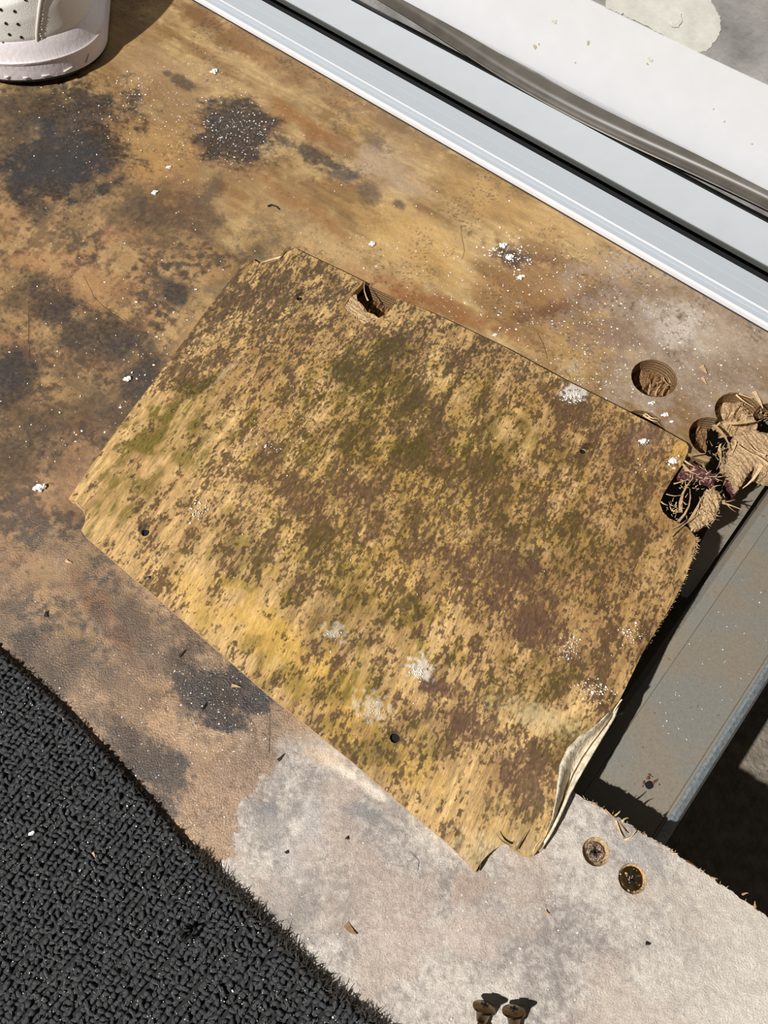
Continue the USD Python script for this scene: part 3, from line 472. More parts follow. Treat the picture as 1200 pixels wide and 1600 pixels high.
# ------------------------------------------------------------------ the loose plywood board
board = thing('plywood_board', 'mouldy yellow-brown plywood offcut with bitten edges lying on the floor', 'plywood board')
def board_z(q):
    q = np.asarray(q); z = np.full(len(q), BT)
    for x, y, r, h in ((880, 1225, .024, .0040), (935, 1120, .020, .0044), (985, 1050, .022, .0036)):
        d = np.linalg.norm(q - px(x, y, BT)[:2], axis=1); z = z + h * np.exp(-(d / r) ** 2)
    return z
bv, bf = sheet(board_poly, .00066, edge=.0012)
def board_tint(q):
    n1 = eq(fb(q, 36, 5, 101)); n2 = eq(fb(q, 110, 4, 102)); n3 = eq(fb(q, 320, 3, 103))
    g1 = eq(fb(q, 300, 4, 104, 3.4, GA)); g2 = eq(fb(q, 640, 3, 105, 2.6, GA)); g3 = eq(fb(q, 1000, 2, 106, 14.0, GA)); g4 = eq(fb(q, 220, 3, 107, 14.0, GA)); sp = eq(fb(q, 520, 2, 108)); mid = eq(fb(q, 95, 4, 112, 1.8, GA)); f0 = eq(fb(q, 700, 2, 117, 3.0, GA))
    c = mixc(lin(160, 126, 80) + 0 * q[:, :1], lin(206, 171, 116), .5 * n1 + .5 * g4); c *= (.68 + .42 * g3 + .22 * f0)[:, None]
    ol, yel, br, den, och = (np.zeros(len(q)) for _ in range(5)); den += .42
    def add(a, b, v): return a + (v - a) * blob(q, .6 * n2 + .4 * mid, b)
    for b, v in [((480, 470, 150, 90, 25, .5, .6), .60), ((380, 480, 90, 60, -50, .5, .6), .72), ((330, 560, 60, 40, -50, .6, .6), .70), ((600, 500, 70, 40, 20, .6, .6), .42), ((200, 770, 110, 60, -50, .5, .6), .10), ((230, 720, 60, 100, 35, .6, .6), .12), ((520, 560, 90, 40, -40, .7, .6), .36), ((640, 610, 150, 80, 20, .6, .6), .66), ((640, 720, 130, 70, 10, .6, .6), .70), ((520, 800, 150, 70, 10, .6, .6), .66), ((440, 720, 60, 90, 35, .6, .6), .60), ((560, 830, 100, 50, 10, .6, .6), .72), ((700, 690, 80, 50, 0, .6, .6), .74), ((800, 670, 40, 40, 0, .6, .6), .20), ((740, 630, 60, 30, 10, .6, .6), .50), ((800, 600, 90, 30, 25, .7, .6), .58), ((900, 640, 90, 36, 25, .7, .5), .72), ((980, 680, 60, 30, 30, .6, .5), .66), ((960, 720, 80, 50, 0, .7, .6), .6), ((900, 790, 110, 60, 0, .7, .6), .58), ((780, 790, 120, 60, 0, .6, .6), .62), ((950, 880, 80, 70, 0, .7, .6), .55), ((760, 900, 90, 60, 20, .6, .5), .78), ((830, 985, 70, 34, 20, .7, .5), .82), ((890, 920, 60, 40, 0, .7, .6), .55), ((640, 900, 70, 40, 0, .7, .6), .55), ((430, 870, 80, 60, 20, .7, .6), .55), ((330, 860, 70, 60, 20, .7, .6), .32), ((420, 1000, 150, 60, 38, .5, .6), .22), ((560, 1010, 110, 60, 20, .6, .6), .36), ((620, 1080, 100, 50, 20, .6, .6), .22), ((690, 1078, 36, 15, 20, .5, .4), .95), ((730, 1135, 52, 22, 15, .7, .5), .80), ((780, 1120, 50, 26, 20, .7, .5), .65), ((640, 1225, 60, 20, -50, .7, .6), .62), ((720, 1240, 80, 40, 0, .7, .6), .28), ((830, 1190, 50, 70, 0, .7, .6), .66), ((850, 1130, 60, 30, 0, .7, .6), .3), ((760, 1290, 70, 30, 0, .6, .6), .18), ((810, 1240, 40, 40, 0, .6, .6), .66), ((900, 1060, 70, 40, 0, .7, .6), .5), ((960, 990, 40, 60, 30, .7, .6), .48), ((560, 1130, 60, 30, 30, .6, .6), .22), ((1040, 860, 30, 60, 0, .7, .6), .38)]: den = add(den, b, v)
    for b, v in [((280, 645, 70, 22, -35, .7, .6), .9), ((250, 690, 70, 26, -35, .8, .6), .75), ((330, 690, 60, 30, -35, .8, .6), .6), ((180, 790, 60, 14, -48, .6, .6), .75), ((230, 770, 50, 14, -48, .6, .6), .6), ((570, 600, 90, 40, -30, .8, .6), .8), ((640, 640, 130, 70, 20, .7, .6), .7), ((540, 700, 120, 60, 0, .8, .6), .55), ((780, 690, 90, 36, 15, .8, .6), .6), ((600, 560, 60, 20, 0, .8, .6), .7), ((480, 880, 120, 60, 20, .8, .6), .5), ((560, 960, 110, 50, 20, .8, .6), .6), ((440, 1050, 90, 30, 38, .7, .6), .5), ((575, 1070, 40, 24, -40, .8, .6), .7), ((590, 1170, 60, 20, -30, .8, .6), .5), ((830, 1080, 60, 40, 0, .9, .6), .5), ((880, 1150, 40, 40, 0, .8, .6), .5), ((680, 790, 160, 60, 0, .8, .6), .4), ((840, 860, 100, 50, 0, .8, .6), .4), ((745, 1335, 20, 30, 20, .6, .6), .8), ((790, 1300, 40, 40, 20, .8, .6), .35), ((660, 1180, 40, 30, 0, .8, .6), .4)]: ol = np.maximum(ol, v * blob(q, n2, b))
    for b, v in [((470, 1040, 160, 40, 40, .5, .6), .9), ((540, 1110, 80, 30, 40, .6, .6), .9), ((620, 1180, 70, 30, 40, .6, .6), .7), ((340, 960, 100, 24, 40, .5, .6), .6), ((560, 900, 140, 60, 30, .7, .6), .5), ((690, 870, 120, 50, 20, .7, .6), .5), ((580, 660, 110, 50, 0, .8, .6), .4), ((780, 640, 70, 40, 20, .8, .6), .35), ((640, 730, 200, 120, 20, .8, .6), .4), ((480, 760, 80, 40, 0, .8, .6), .4)]: yel = np.maximum(yel, v * blob(q, n2, b))
    for b, v in [((770, 900, 90, 50, 25, .7, .5), .9), ((830, 990, 70, 28, 15, .7, .5), .9), ((700, 850, 50, 30, 0, .8, .5), .7), ((560, 780, 80, 40, 10, .8, .6), .6), ((690, 655, 40, 24, 10, .7, .5), .7), ((690, 1078, 40, 16, 20, .5, .4), 1.0), ((860, 690, 50, 30, 0, .8, .6), .5), ((970, 700, 60, 30, 20, .8, .6), .8), ((500, 960, 40, 16, -30, .7, .5), .5), ((730, 1135, 60, 22, 20, .6, .5), .9), ((400, 740, 40, 30, -40, .8, .6), .5), ((400, 450, 60, 40, -40, .8, .6), .5), ((800, 1190, 40, 40, 0, .8, .6), .6)]: br = np.maximum(br, v * blob(q, n2, b))
    for b, v in [((990, 760, 110, 80, 30, .6, .7), .75), ((900, 650, 120, 60, 25, .7, .7), .6), ((950, 900, 120, 130, 20, .6, .7), .6), ((900, 1040, 100, 60, 0, .7, .7), .5), ((540, 520, 60, 20, -40, .7, .7), .4), ((850, 800, 100, 60, 0, .7, .7), .45), ((650, 840, 120, 60, 0, .8, .7), .3)]: och = np.maximum(och, v * blob(q, n2, b))
    c = mixc(c, lin(146, 108, 62), och * .8); c = mixc(c, lin(198, 158, 70), yel * .75); c = mixc(c, lin(104, 90, 34), np.clip(ol * (.35 + .9 * smooth01(.3, .65, .6 * g1 + .4 * mid)), 0, .95))
    c = mixc(c, lin(104, 78, 58), br * .55 * smooth01(.3, .7, .5 * mid + .5 * g1))
    haze = smooth01(.42, .8, .55 * mid + .25 * g1 + .2 * n2 + .55 * (den - .5)); c = mixc(c, mixc(lin(122, 92, 56) + 0 * q[:, :1], lin(104, 86, 40), ol), .55 * haze)
    pa = eq(fb(q, 150, 4, 113, 2.3, GA)); f1 = eq(fb(q, 430, 3, 114, 2.6, GA)); f2 = eq(fb(q, 900, 3, 115, 2.2, GA)); f3 = eq(fb(q, 560, 2, 116, 1.3, GA))
    thr = 1.0 - den * .93
    m = smooth01(-.05, .09, eq(.20 * mid + .20 * pa + .28 * f1 + .32 * f2) - thr)
    m = np.maximum(m, .9 * smooth01(-.02, .06, f2 - (1.21 - .62 * den - .15 * (pa - .5)))); m = np.maximum(m, .85 * smooth01(-.02, .05, f3 - (1.19 - .55 * den + .25 * (mid - .5))))
    m = np.maximum(m, .6 * smooth01(.78, .9, sp) * smooth01(.3, .6, den)); m *= (.72 + .4 * f2)
    m = np.clip(m, 0, 1)
    up = smooth01(700, 480, project(np.column_stack([q, 0 * q[:, 0] + BT]))[:, 1])
    dk = mixc(lin(88, 66, 44) + 0 * q[:, :1], lin(78, 66, 30), np.clip(ol * 1.2, 0, 1)); dk = mixc(dk, lin(94, 68, 54), br); dk = mixc(dk, lin(74, 62, 50), up * .8); dk *= (.70 + .34 * sp)[:, None]
    c = mixc(c, dk, .9 * m)
    for b, a, col in [((835, 1122, 55, 16, 20, .6, .7), .55, (208, 186, 140)), ((655, 1047, 15, 15, 0, .9, .5), .8, (208, 198, 184)), ((582, 1108, 22, 14, 20, .9, .6), .6, (200, 186, 160)), ((524, 992, 14, 10, 20, .9, .6), .6, (200, 188, 166)), ((750, 1332, 40, 24, 30, .6, .7), .5, (206, 184, 144)), ((815, 1318, 24, 18, 0, .6, .7), .5, (160, 142, 110)), ((355, 590, 30, 4, -48, .5, .6), .6, (196, 166, 124)), ((895, 620, 16, 9, 10, .9, .6), .75, (214, 208, 200)), ((400, 407, 26, 7, -20, .6, .5), .7, (70, 58, 44)), ((1010, 690, 26, 16, 0, .8, .6), .5, (110, 88, 76)), ((1060, 706, 10, 40, 30, .5, .5), .6, (196, 152, 76))]:
        c = mixc(c, lin(*col), a * blob(q, sp, b))
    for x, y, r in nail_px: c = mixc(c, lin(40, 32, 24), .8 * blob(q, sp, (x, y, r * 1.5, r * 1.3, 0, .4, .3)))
    return np.clip(c, .004, .9)
obj('veneer_face', trimesh.Trimesh(np.column_stack([bv, board_z(bv)]), bf, process=False), M_BOARD, board, smooth=True, tint=board_tint(bv))
for x, y, r in nail_px: obj('nail_hole_shade', trimesh.creation.cylinder(r / 2350 * 1.02, .003, sections=16, transform=trimesh.transformations.translation_matrix(px(x, y, BT) - [0, 0, .0030])), M_HOLE, board, label='black disc painting the shade in a nail hole')  # black disc stands in for the shade inside each hole
obj('ply_edge', walls(board_poly, board_z, .0004, .0012), layered('board_edge', (150, 116, 72), (226, 196, 146), 260), board)
obj('underside', cap(board_poly, .0004, False), M_PLYEDGE, board)
# peeled veneer at the lower right
inner = np.array([(964, 1097), (948, 1116), (925, 1138), (905, 1150), (886, 1169), (874, 1196), (869, 1240), (862, 1280), (852, 1306), (840, 1328)], float)
outer = np.array([(969, 1092), (958, 1122), (944, 1145), (930, 1168), (916, 1192), (902, 1216), (889, 1240), (875, 1272), (861, 1300), (842, 1330)], float)
def dens(a, n=48):
    t = np.linspace(0, 1, len(a)); s = np.linspace(0, 1, n); return np.column_stack([np.interp(s, t, a[:, 0]), np.interp(s, t, a[:, 1])])
I, O = dens(inner), dens(outer); rows = []
for a, ww in enumerate(np.linspace(0, 1, 9)):
    q = []
    for i in range(48):
        x, y = I[i] * (1 - ww) + O[i] * ww; e = math.sin(math.pi * i / 47)
        zi = board_z([px(*I[i], BT)[:2]])[0]
        z = zi * (1 - ww) + .004 * ww + e * (.0035 * math.sin(ww * math.pi * 2.2 + .3) * (1 if ww > .05 else 0)) + .0004 * math.sin(i * 1.3 + a)
        q.append(px(x, y, max(z, .0006)))
    rows.append(q)
v = np.array(rows).reshape(-1, 3); f = []
for a in range(8):
    for i in range(47):
        p = a * 48 + i; f += [[p, p + 48, p + 1], [p + 1, p + 48, p + 49]]
v2 = v - [0, 0, .0008]; nn = len(v); f = np.array(f)
peel = obj('peeled_veneer', trimesh.Trimesh(np.vstack([v, v2]), np.vstack([f, f[:, ::-1] + nn]), process=False), M_PALE, board, smooth=50, label='pale curled veneer peeled off the lower right corner')
for i, (off, r) in enumerate(((0.98, .0009), (.70, .0005))):
    pts = []
    for k in range(48):
        x, y = I[k] * (1 - off) + O[k] * off; pts.append(v[int(round(off * 8)) * 48 + k] + [0, 0, .0004])
    obj('veneer_layer', tube(np.array(pts), r, 5), M_PALE if i == 0 else M_SPLINT3, peel, smooth=True)
obj('veneer_tip', sliver(955, 1112, 971, 1092, 7, BT, BT + .003, .1, 77), M_PALE, board, label='pale lifted veneer tip')
# torn step in the top notch
def step_strip(pts, z, seed): 
    p = ragged(Polygon(P2(pts, z)), .0002); p = p if p.geom_type == 'Polygon' else max(p.geoms, key=lambda g: g.area)
    v, f = sheet(p, .0009, edge=.0012); g = eq(fb(v, 900, 3, seed, 6.0, -.6))
    return cat_mesh([trimesh.Trimesh(np.column_stack([v, z + .0007 * (g - .5) * 2]), f, process=False), walls(p, z - .001, .0006)])
obj('torn_step', step_strip([(552, 459), (543, 470), (536, 480), (548, 493), (567, 507), (580, 503), (594, 497), (583, 491), (574, 488), (566, 480), (560, 470), (557, 460)], .0056, 91), M_FIBRE, board, label='torn lighter ply left in the top notch')
for i, (x0, y0, x1, y1, w, za, zb, m) in enumerate([
    (575, 470, 569, 441, 2.6, .003, .007, 0), (560, 472, 574, 488, 3, .005, .004, 1), (548, 480, 572, 498, 2.5, .006, .006, 0), (556, 486, 582, 499, 2, .006, .006, 1), (566, 499, 590, 496, 2.2, .006, .005, 0), (579, 502, 577, 484, 2, .006, .003, 1),
    (440, 402, 406, 412, 5, .006, .004, 0), (437, 405, 447, 390, 3, .006, .007, 2), (416, 408, 428, 404, 3, .005, .005, 0),
    (797, 1320, 775, 1302, 2.0, .0085, .0095, 2), (807, 1328, 821, 1300, 2.2, .0085, .0105, 2), (795, 1320, 801, 1334, 2, .006, .003, 1), (832, 1338, 848, 1310, 2.4, .006, .009, 0), (745, 1362, 752, 1345, 3, .002, .006, 2), (748, 1356, 758, 1340, 2, .001, .006, 2),
    (119, 784, 130, 796, 2, .006, .002, 0), (122, 786, 112, 783, 2, .006, .004, 1), (131, 796, 134, 806, 2, .005, .002, 1),
    # the shredded right notch
    (1063, 800, 1083, 748, 6, .004, .006, 1), (1060, 815, 1078, 765, 4, .006, .006, 1), (1075, 818, 1096, 778, 6, .004, .007, 1), (1050, 826, 1072, 812, 2.5, .0085, .009, 1), (1049, 838, 1090, 806, 2.5, .0085, .009, 1), (1074, 838, 1119, 806, 3.5, .006, .006, 0), (1053, 756, 1076, 750, 1.8, .007, .007, 0), (1041, 772, 1068, 772, 1.6, .007, .006, 0), (1033, 784, 1044, 790, 1.8, .008, .006, 0), (1076, 711, 1102, 709, 5, .007, .005, 1), (1070, 735, 1088, 734, 3, .005, .004, 0), (1068, 730, 1085, 742, 3, .005, .004, 0), (1100, 742, 1132, 744, 3, .003, .002, 0), (1104, 748, 1128, 752, 2.4, .002, .001, 0), (1120, 782, 1148, 782, 4, .0, -.001, 1), (1122, 784, 1158, 797, 3.5, .0, -.002, 0), (1120, 788, 1133, 782, 2.5, .001, .001, 0), (1136, 788, 1150, 800, 1.6, -.001, -.004, 1), (1098, 724, 1107, 741, 3, .004, .004, 1), (1125, 700, 1118, 735, 3, -.002, .002, 0), (1118, 800, 1110, 820, 2.5, .002, .002, 0), (1100, 815, 1108, 826, 2, .002, .0, 0), (1064, 722, 1080, 738, 4, .005, .005, 0), (1068, 719, 1086, 730, 3, .005, .005, 0)]):
    obj('splinter', sliver(x0, y0, x1, y1, w, za, zb, .05, 500 + i, .0007), [M_SPLINT, M_SPLINT2, M_SPLINT3][m], board)
obj('shred_film', lump([(1056, 748), (1064, 732), (1076, 722), (1100, 735), (1118, 745), (1112, 762), (1088, 752), (1074, 752)], -.001, .0042, .0014, 73, .0014), M_FILM, board, label='purple brown film inside the shredded notch')
obj('shred_core', lump([(1098, 772), (1112, 762), (1120, 778), (1120, 800), (1114, 816), (1098, 824), (1084, 834), (1074, 828), (1078, 812), (1090, 798)], -.001, .0056, .0010, 74, .0011), M_FIBRE, board, label='fluffy tan shredded wood at the right notch')
ws = []
for i in range(130):
    x, y = np.array([(1105, 792), (1098, 815), (1085, 745), (1072, 760), (1105, 750), (1112, 775), (1060, 800), (1050, 795)][i % 8]) + rng.normal(0, 9, 2); z = .0045 if i % 8 < 6 else .004
    p = px(x, y, z); a = rng.uniform(0, 6.28); L = rng.uniform(.001, .0042)
    ws.append(splinter(p, p + [math.cos(a) * L, math.sin(a) * L, rng.uniform(-.001, .0025)], .0006, .0003, .2, 3000 + i, 4))
obj('shredded_fibres', cat_mesh(ws[:85]), M_SPLINT, board, kind='stuff', label='fluffy pale fibres in the right notch')
obj('shredded_fibres', cat_mesh(ws[85:]), M_SPLINT2, board, kind='stuff', label='darker tan fibres in the right notch')
fz = []
rp = dens(np.array([(1086, 838), (1087, 848), (1083, 870), (1070, 905), (1050, 945), (1025, 985), (1000, 1025), (985, 1055), (970, 1085)], float), 130)
for i, (x, y) in enumerate(rp):
    p = px(x, y, BT - rng.uniform(0, .003)); a = rng.uniform(-1.2, .8); L = rng.uniform(.0005, .0016) * (2 if y < 870 else 1)
    fz.append(splinter(p, p + [math.cos(a) * L, math.sin(a) * L, rng.uniform(-.0005, .001)], .0004, .0003, .2, 4000 + i, 3))
obj('edge_fuzz', cat_mesh(fz), M_SPLINT, board, kind='stuff', label='fine pale fuzz along the sawn right edge')
st = [px(225, 905, BT + .0002), px(226, 902, BT + .0012), px(232, 901, BT + .0012), px(233, 904, BT + .0002)]
obj('staple', tube(np.array(st), .0005, 6), simple('staple_steel', (200, 200, 205), .3, metallic=1.0), board, label='tiny silver staple near the lower left edge')

# ------------------------------------------------------------------ carpet
carpet = thing('carpet_tile', 'charcoal ribbed loop pile carpet with frayed cut edge', 'carpet')
cp = Polygon(P2(carpet_edge + [(500, 1900), (-300, 1750), (-420, 1250)], .004))
obj('backing', cat_mesh([cap(cp, .0036), walls(cp, .0036, .0003), cap(cp, .0003, False)]), M_CARPETBASE, carpet)
be = px(600, 1600)[:2] - px(0, 1020)[:2]; be /= np.linalg.norm(be); ae = np.array([-be[1], be[0]])
o = px(0, 1020)[:2]; cin = cp.buffer(-.0008); cview = Polygon(P2([(-60, 900), (800, 900), (800, 1660), (-60, 1660)], .004))
Ts = np.linspace(0, math.pi, 6); vs, fs, nv = [], [], 0; SIDES = 5
th = np.arange(SIDES) * 2 * math.pi / SIDES
tri = []
for i in range(5):
    for k in range(SIDES):
        p, q = i * SIDES + k, i * SIDES + (k + 1) % SIDES; tri += [[p, q, q + SIDES], [p, q + SIDES, p + SIDES]]
tri = np.array(tri); grooves = np.cumsum([0] + [.0034 + (.0009 if i % 5 == 0 else 0) + (.0007 if i % 31 == 7 else 0) for i in range(220)]) - .16
for bi, bo in enumerate(grooves):
    for ai in range(-130, 40):
        c = o + be * (bo + rng.normal(0, .00035)) + ae * (ai * .0025 + (bi % 2) * .0012 + rng.normal(0, .0004))
        if not (cin.contains(Point(c)) and cview.contains(Point(c))): continue
        R, H, r = rng.uniform(.0009, .0014), rng.uniform(.0020, .0034), rng.uniform(.0010, .00135); yaw = rng.normal(.4, .6)
        dx = ae * math.cos(yaw) + be * math.sin(yaw); dy = np.array([-dx[1], dx[0]]); tw = rng.normal(0, .0004)
        ring = []
        for t in Ts:
            cx, cz = R * math.cos(t), H * math.sin(t); nx, nz = math.cos(t), math.sin(t)
            for a in th:
                off = r * math.cos(a); lat = r * math.sin(a) + tw * math.cos(t)
                q = c + dx * (cx + nx * off) + dy * lat; ring.append([q[0], q[1], .0024 + cz + nz * off])
        vs.append(ring); fs.append(tri + nv); nv += len(ring)
obj('loop_pile', trimesh.Trimesh(np.vstack(vs), np.vstack(fs), process=False), M_LOOP, carpet, smooth=True, kind='stuff', label='charcoal yarn loops in rows')
lf_ = []
for i in range(2000):
    p = px(rng.uniform(-20, 640), rng.uniform(1020, 1620), .0050)
    if cin.contains(Point(p[:2])): lf_.append(crumb(p + [0, 0, rng.uniform(0, .0012)], rng.uniform(.0001, .0003) * (1 if rng.random() < .95 else 1.7), 9000 + i, .4))
obj('lint_and_glints', cat_mesh(lf_), M_PLASTER, carpet, kind='stuff', label='white dust flecks caught in the pile, multiplied to paint its glints')  # real lint flecks, with many more standing in for glints on the yarn
ff_ = []
for i in range(3600):
    p = px(rng.uniform(-40, 660), rng.uniform(1000, 1640), .0050)
    if not cin.contains(Point(p[:2])): continue
    p[2] = rng.uniform(.0040, .0066); a = rng.uniform(0, 6.28); L = rng.uniform(.0008, .0022); q = p + [math.cos(a) * L, math.sin(a) * L, rng.uniform(-.0008, .0008)]
    ff_.append(tube(np.array([p, (p + q) / 2 + rng.normal(0, .0003, 3), q]), [.00012, .00013, .00008], 3))
obj('loose_fibres', cat_mesh(ff_), simple('grey_fibre', (128, 128, 128), .4), carpet, kind='stuff', label='fine fibres on the pile, coloured light grey as painted glints')  # fuzz of the yarn, its pale colour stands in for glints
fz = []; ce = dens(np.array(carpet_edge[1:-1], float), 700)
for i, (x, y) in enumerate(ce):
    for _ in range(2 if y > 1330 else 1):
        p = px(x, y, .002); z = rng.uniform(.001, .005); a = math.atan2(be[1], be[0]) + math.pi / 2 + rng.normal(0, .9); L = rng.uniform(.0012, .003) * (1.9 if y > 1330 else 1)
        p = np.array([p[0], p[1], z]) + rng.normal(0, .0005, 3); p[2] = max(p[2], .0006); q = p + [math.cos(a) * L, math.sin(a) * L, rng.uniform(-.002, .001)]; q[2] = max(q[2], .0004)
        fz.append(tube(np.array([p, (p + q) / 2 + rng.normal(0, .0004, 3), q]), [.00026, .0002, .0001], 3))
obj('frayed_edge', cat_mesh(fz), M_FUZZ, carpet, kind='stuff', label='dark frayed fibres along the cut edge')
obj('black_tuft', cat_mesh([tube(np.array([px(292, 1456, .004) + rng.normal(0, .001, 3), px(292, 1456, .0066) + rng.normal(0, .002, 3), px(292, 1456, .006) + rng.normal(0, .003, 3)]), [.0008, .0007, .0003], 5) for _ in range(16)]), M_CARPETBASE, carpet, label='black tuft standing in the pile')

# ------------------------------------------------------------------ sneaker
shoe = thing('sneaker', 'white leather sneaker with perforated toe on the floor by the sill', 'shoe')
TY, LEN = .584, .295
def outline(n=180):
    s = np.concatenate([np.linspace(0, 1, n // 2) ** 1.6, ]); w = np.where(s * LEN < .062, .0655 * np.sqrt(np.clip(1 - ((.062 - s * LEN) / .062) ** 2, 0, 1)), 0)
    yy = s * LEN; w2 = np.interp(yy, [.062, .12, .18, .24, .275, .288, .295], [.0655, .062, .050, .047, .040, .024, .0]); w = np.where(yy < .062, w, w2)
    cx = -.299 - .012 * (yy / LEN)
    right = np.column_stack([cx + w, TY + yy]); leftp = np.column_stack([cx - w, TY + yy])[::-1]
    return np.vstack([right, leftp[1:-1]])
OUT = outline(); OUT = np.array(Polygon(OUT).buffer(.003).buffer(-.003).exterior.segmentize(.004).coords)[:-1]
if Polygon(OUT).exterior.is_ccw is False: OUT = OUT[::-1]
def axis_pt(p): return np.array([-.299 - .012 * ((np.clip(p[1], TY + .062, TY + .262) - TY) / LEN), np.clip(p[1], TY + .062, TY + .262)])
AX = np.array([axis_pt(p) for p in OUT]); DIRS = OUT - AX; DL = np.linalg.norm(DIRS, axis=1, keepdims=True); DIRS = DIRS / np.maximum(DL, 1e-6)
def spring(p): return .006 * np.clip((TY + .055 - p[:, 1]) / .055, 0, 1) ** 2
def shoe_loft(rings, close_top=True, close_bot=True):
    n = len(OUT); v = []
    for z, ins in rings:
        p = OUT - DIRS * ins; v.append(np.column_stack([p, z + spring(OUT)]))
    v = np.vstack(v); f = []
    for a in range(len(rings) - 1):
        for i in range(n):
            p, q = a * n + i, a * n + (i + 1) % n; f += [[p, q, q + n], [p, q + n, p + n]]
    m = trimesh.Trimesh(v, f, process=False); parts = [m]
    for flag, ring, up in ((close_bot, rings[0], False), (close_top, rings[-1], True)):
        if flag:
            p = OUT - DIRS * ring[1]; zz = ring[0] + spring(OUT); c = AX
            vv = np.vstack([np.column_stack([p, zz]), np.column_stack([AX, np.full(n, ring[0] + (0 if not up else 0))])])
            ff = []
            for i in range(n):
                j = (i + 1) % n; t = [[i, j, j + n], [i, j + n, i + n]]; ff += t if up else [x[::-1] for x in t]
            parts.append(trimesh.Trimesh(vv, ff, process=False))
    return cat_mesh(parts)
obj('outsole', shoe_loft([(.0004, .006), (.0010, .0035), (.0024, .0022), (.0036, .0020)]), M_OUTSOLE, shoe, smooth=40)
midsole = obj('midsole', shoe_loft([(.0032, .0028), (.0042, .0012), (.010, .0002), (.0170, .0000), (.0182, -.0010), (.0196, -.0012), (.0206, .0004), (.026, .0022), (.0320, .0046), (.0336, .0062), (.0330, .0090)]), M_SOLE, shoe, smooth=45)
NK = 44; ks = np.linspace(0, 1, NK); n = len(OUT); yy = OUT[:, 1] - TY
HT = np.interp(yy, [0, .06, .10, .15, .20, .295], [.036, .078, .104, .112, .116, .118])  # upper out of view raised to lengthen the cast shadow
sc = np.interp(ks, [0, .08, .3, .5, .65, .78, .88, .95, 1.0], [.905, .92, .915, .88, .80, .64, .42, .2, .03]); hz = np.interp(ks, [0, .08, .3, .5, .65, .78, .88, .95, 1.0], [0, .10, .44, .74, .89, .965, .99, 1.0, 1.0])
up_v = np.array([np.column_stack([AX + (OUT - AX) * s, .0315 + spring(OUT) + h * HT]) for s, h in zip(sc, hz)])
f = []
for a in range(NK - 1):
    for i in range(n):
        p, q = a * n + i, a * n + (i + 1) % n; f += [[p, q, q + n], [p, q + n, p + n]]
upm = trimesh.Trimesh(up_v.reshape(-1, 3), f, process=False); upper = obj('upper', upm, M_LEATHER, shoe, smooth=True)
UV = upm.vertices; UN = np.array(upm.vertex_normals); UP = project(UV); vis = ((np.array([0, 0, CAM_H]) - UV) * UN).sum(1) > 0
if vis.mean() < .3: UN = -UN; vis = ~vis
def on_upper(x, y):
    """nearest shown point of the upper: interpolated from its four nearest vertices"""
    d = np.hypot(UP[:, 0] - x, UP[:, 1] - y) + np.where(vis & (UV[:, 1] < .80), 0, 1e4); i = np.argsort(d)[:4]; w = 1 / (d[i] + .2); w /= w.sum()
    nn = (UN[i] * w[:, None]).sum(0); return (UV[i] * w[:, None]).sum(0), nn / np.linalg.norm(nn)
seam = [on_upper(x, y) for x, y in dens(np.array([(70, -40), (66, -15), (62, 8), (58, 32), (57, 56), (59, 82)], float), 20)]
sv = np.array([p + .0003 * q for p, q in seam]); tt = np.linspace(0, 1, len(sv)); sv = np.column_stack([np.polyval(np.polyfit(tt, sv[:, k], 3), tt) for k in range(3)])
obj('seam', tube(sv, .0013, 6), M_SEAM, upper, smooth=True, label='raised seam between toe and side panel')
stt = []
for x, y in dens(np.array([(77, -40), (72, -15), (68, 8), (65, 32), (63, 56), (66, 78)], float), 26):
    p, q = on_upper(x, y); m = trimesh.creation.icosphere(subdivisions=1, radius=.0008); m.apply_translation(p + .0002 * q); stt.append(m)
obj('stitching', cat_mesh(stt), M_PLASTER, upper, label='row of white stitches beside the seam')
for x, y in [(4, 15), (24, 18), (9, 37), (28, 38), (14, 54), (35, 57), (5, 67), (23, 69), (38, 0), (18, -2), (-10, 50), (-6, 32), (-12, 15), (-14, 66), (0, -6), (34, -18), (14, -22)]:
    p, q = on_upper(x, y); a = np.cross(q, [0, 0, 1.0]); m = trimesh.creation.cylinder(.0011 if y < 60 else .0008, .0009, sections=12, transform=trimesh.geometry.align_vectors([0, 0, 1], q)); m.apply_translation(p)
    obj('perforation', m, M_HOLE, upper)
def on_sole(x, y):
    best = None
    for z in np.linspace(.007, .03, 47):
        p = np.column_stack([OUT - DIRS * (.0002 if z < .018 else .0002 + (z - .018) * .3), z + spring(OUT)]); d = np.hypot(*(project(p) - [x, y]).T) + np.where(OUT[:, 1] < .70, 0, 1e4); i = d.argmin()
        if best is None or d[i] < best[0]: best = (d[i], p[i], DIRS[i])
    return best[1] + np.append(best[2] * .0004, 0)
for x0, y0, x1, y1 in [(34, 131, 46, 119), (69, 130, 79, 115), (102, 121, 111, 104), (134, 99, 140, 83), (8, 127, 14, 119)]:
    obj('sole_slash', tube(np.array([on_sole(x0, y0), .5 * (on_sole(x0, y0) + on_sole(x1, y1)), on_sole(x1, y1)]), [.0009, .0008, .0003], 6), M_SOLE, midsole, smooth=True)
cr = np.array([[-.308 + .034 * math.cos(a), TY + .215 + .062 * math.sin(a), .0315 + .113 + .006 * math.sin(a)] for a in np.linspace(0, 2 * math.pi, 41)])
obj('collar', tube(cr, .008, 10), M_LEATHER, shoe, smooth=True)
lv = np.vstack([cr[:-1], cr[:-1] * [1, 1, 0] + [0, 0, .139]]); lv[40:, :2] = (lv[40:, :2] - [-.308, TY + .215]) * .7 + [-.308, TY + .215]
lf = []
for i in range(40):
    j = (i + 1) % 40; lf += [[i, j, j + 40], [i, j + 40, i + 40]]
lv = np.vstack([lv, [[-.308, TY + .215, .150]]])
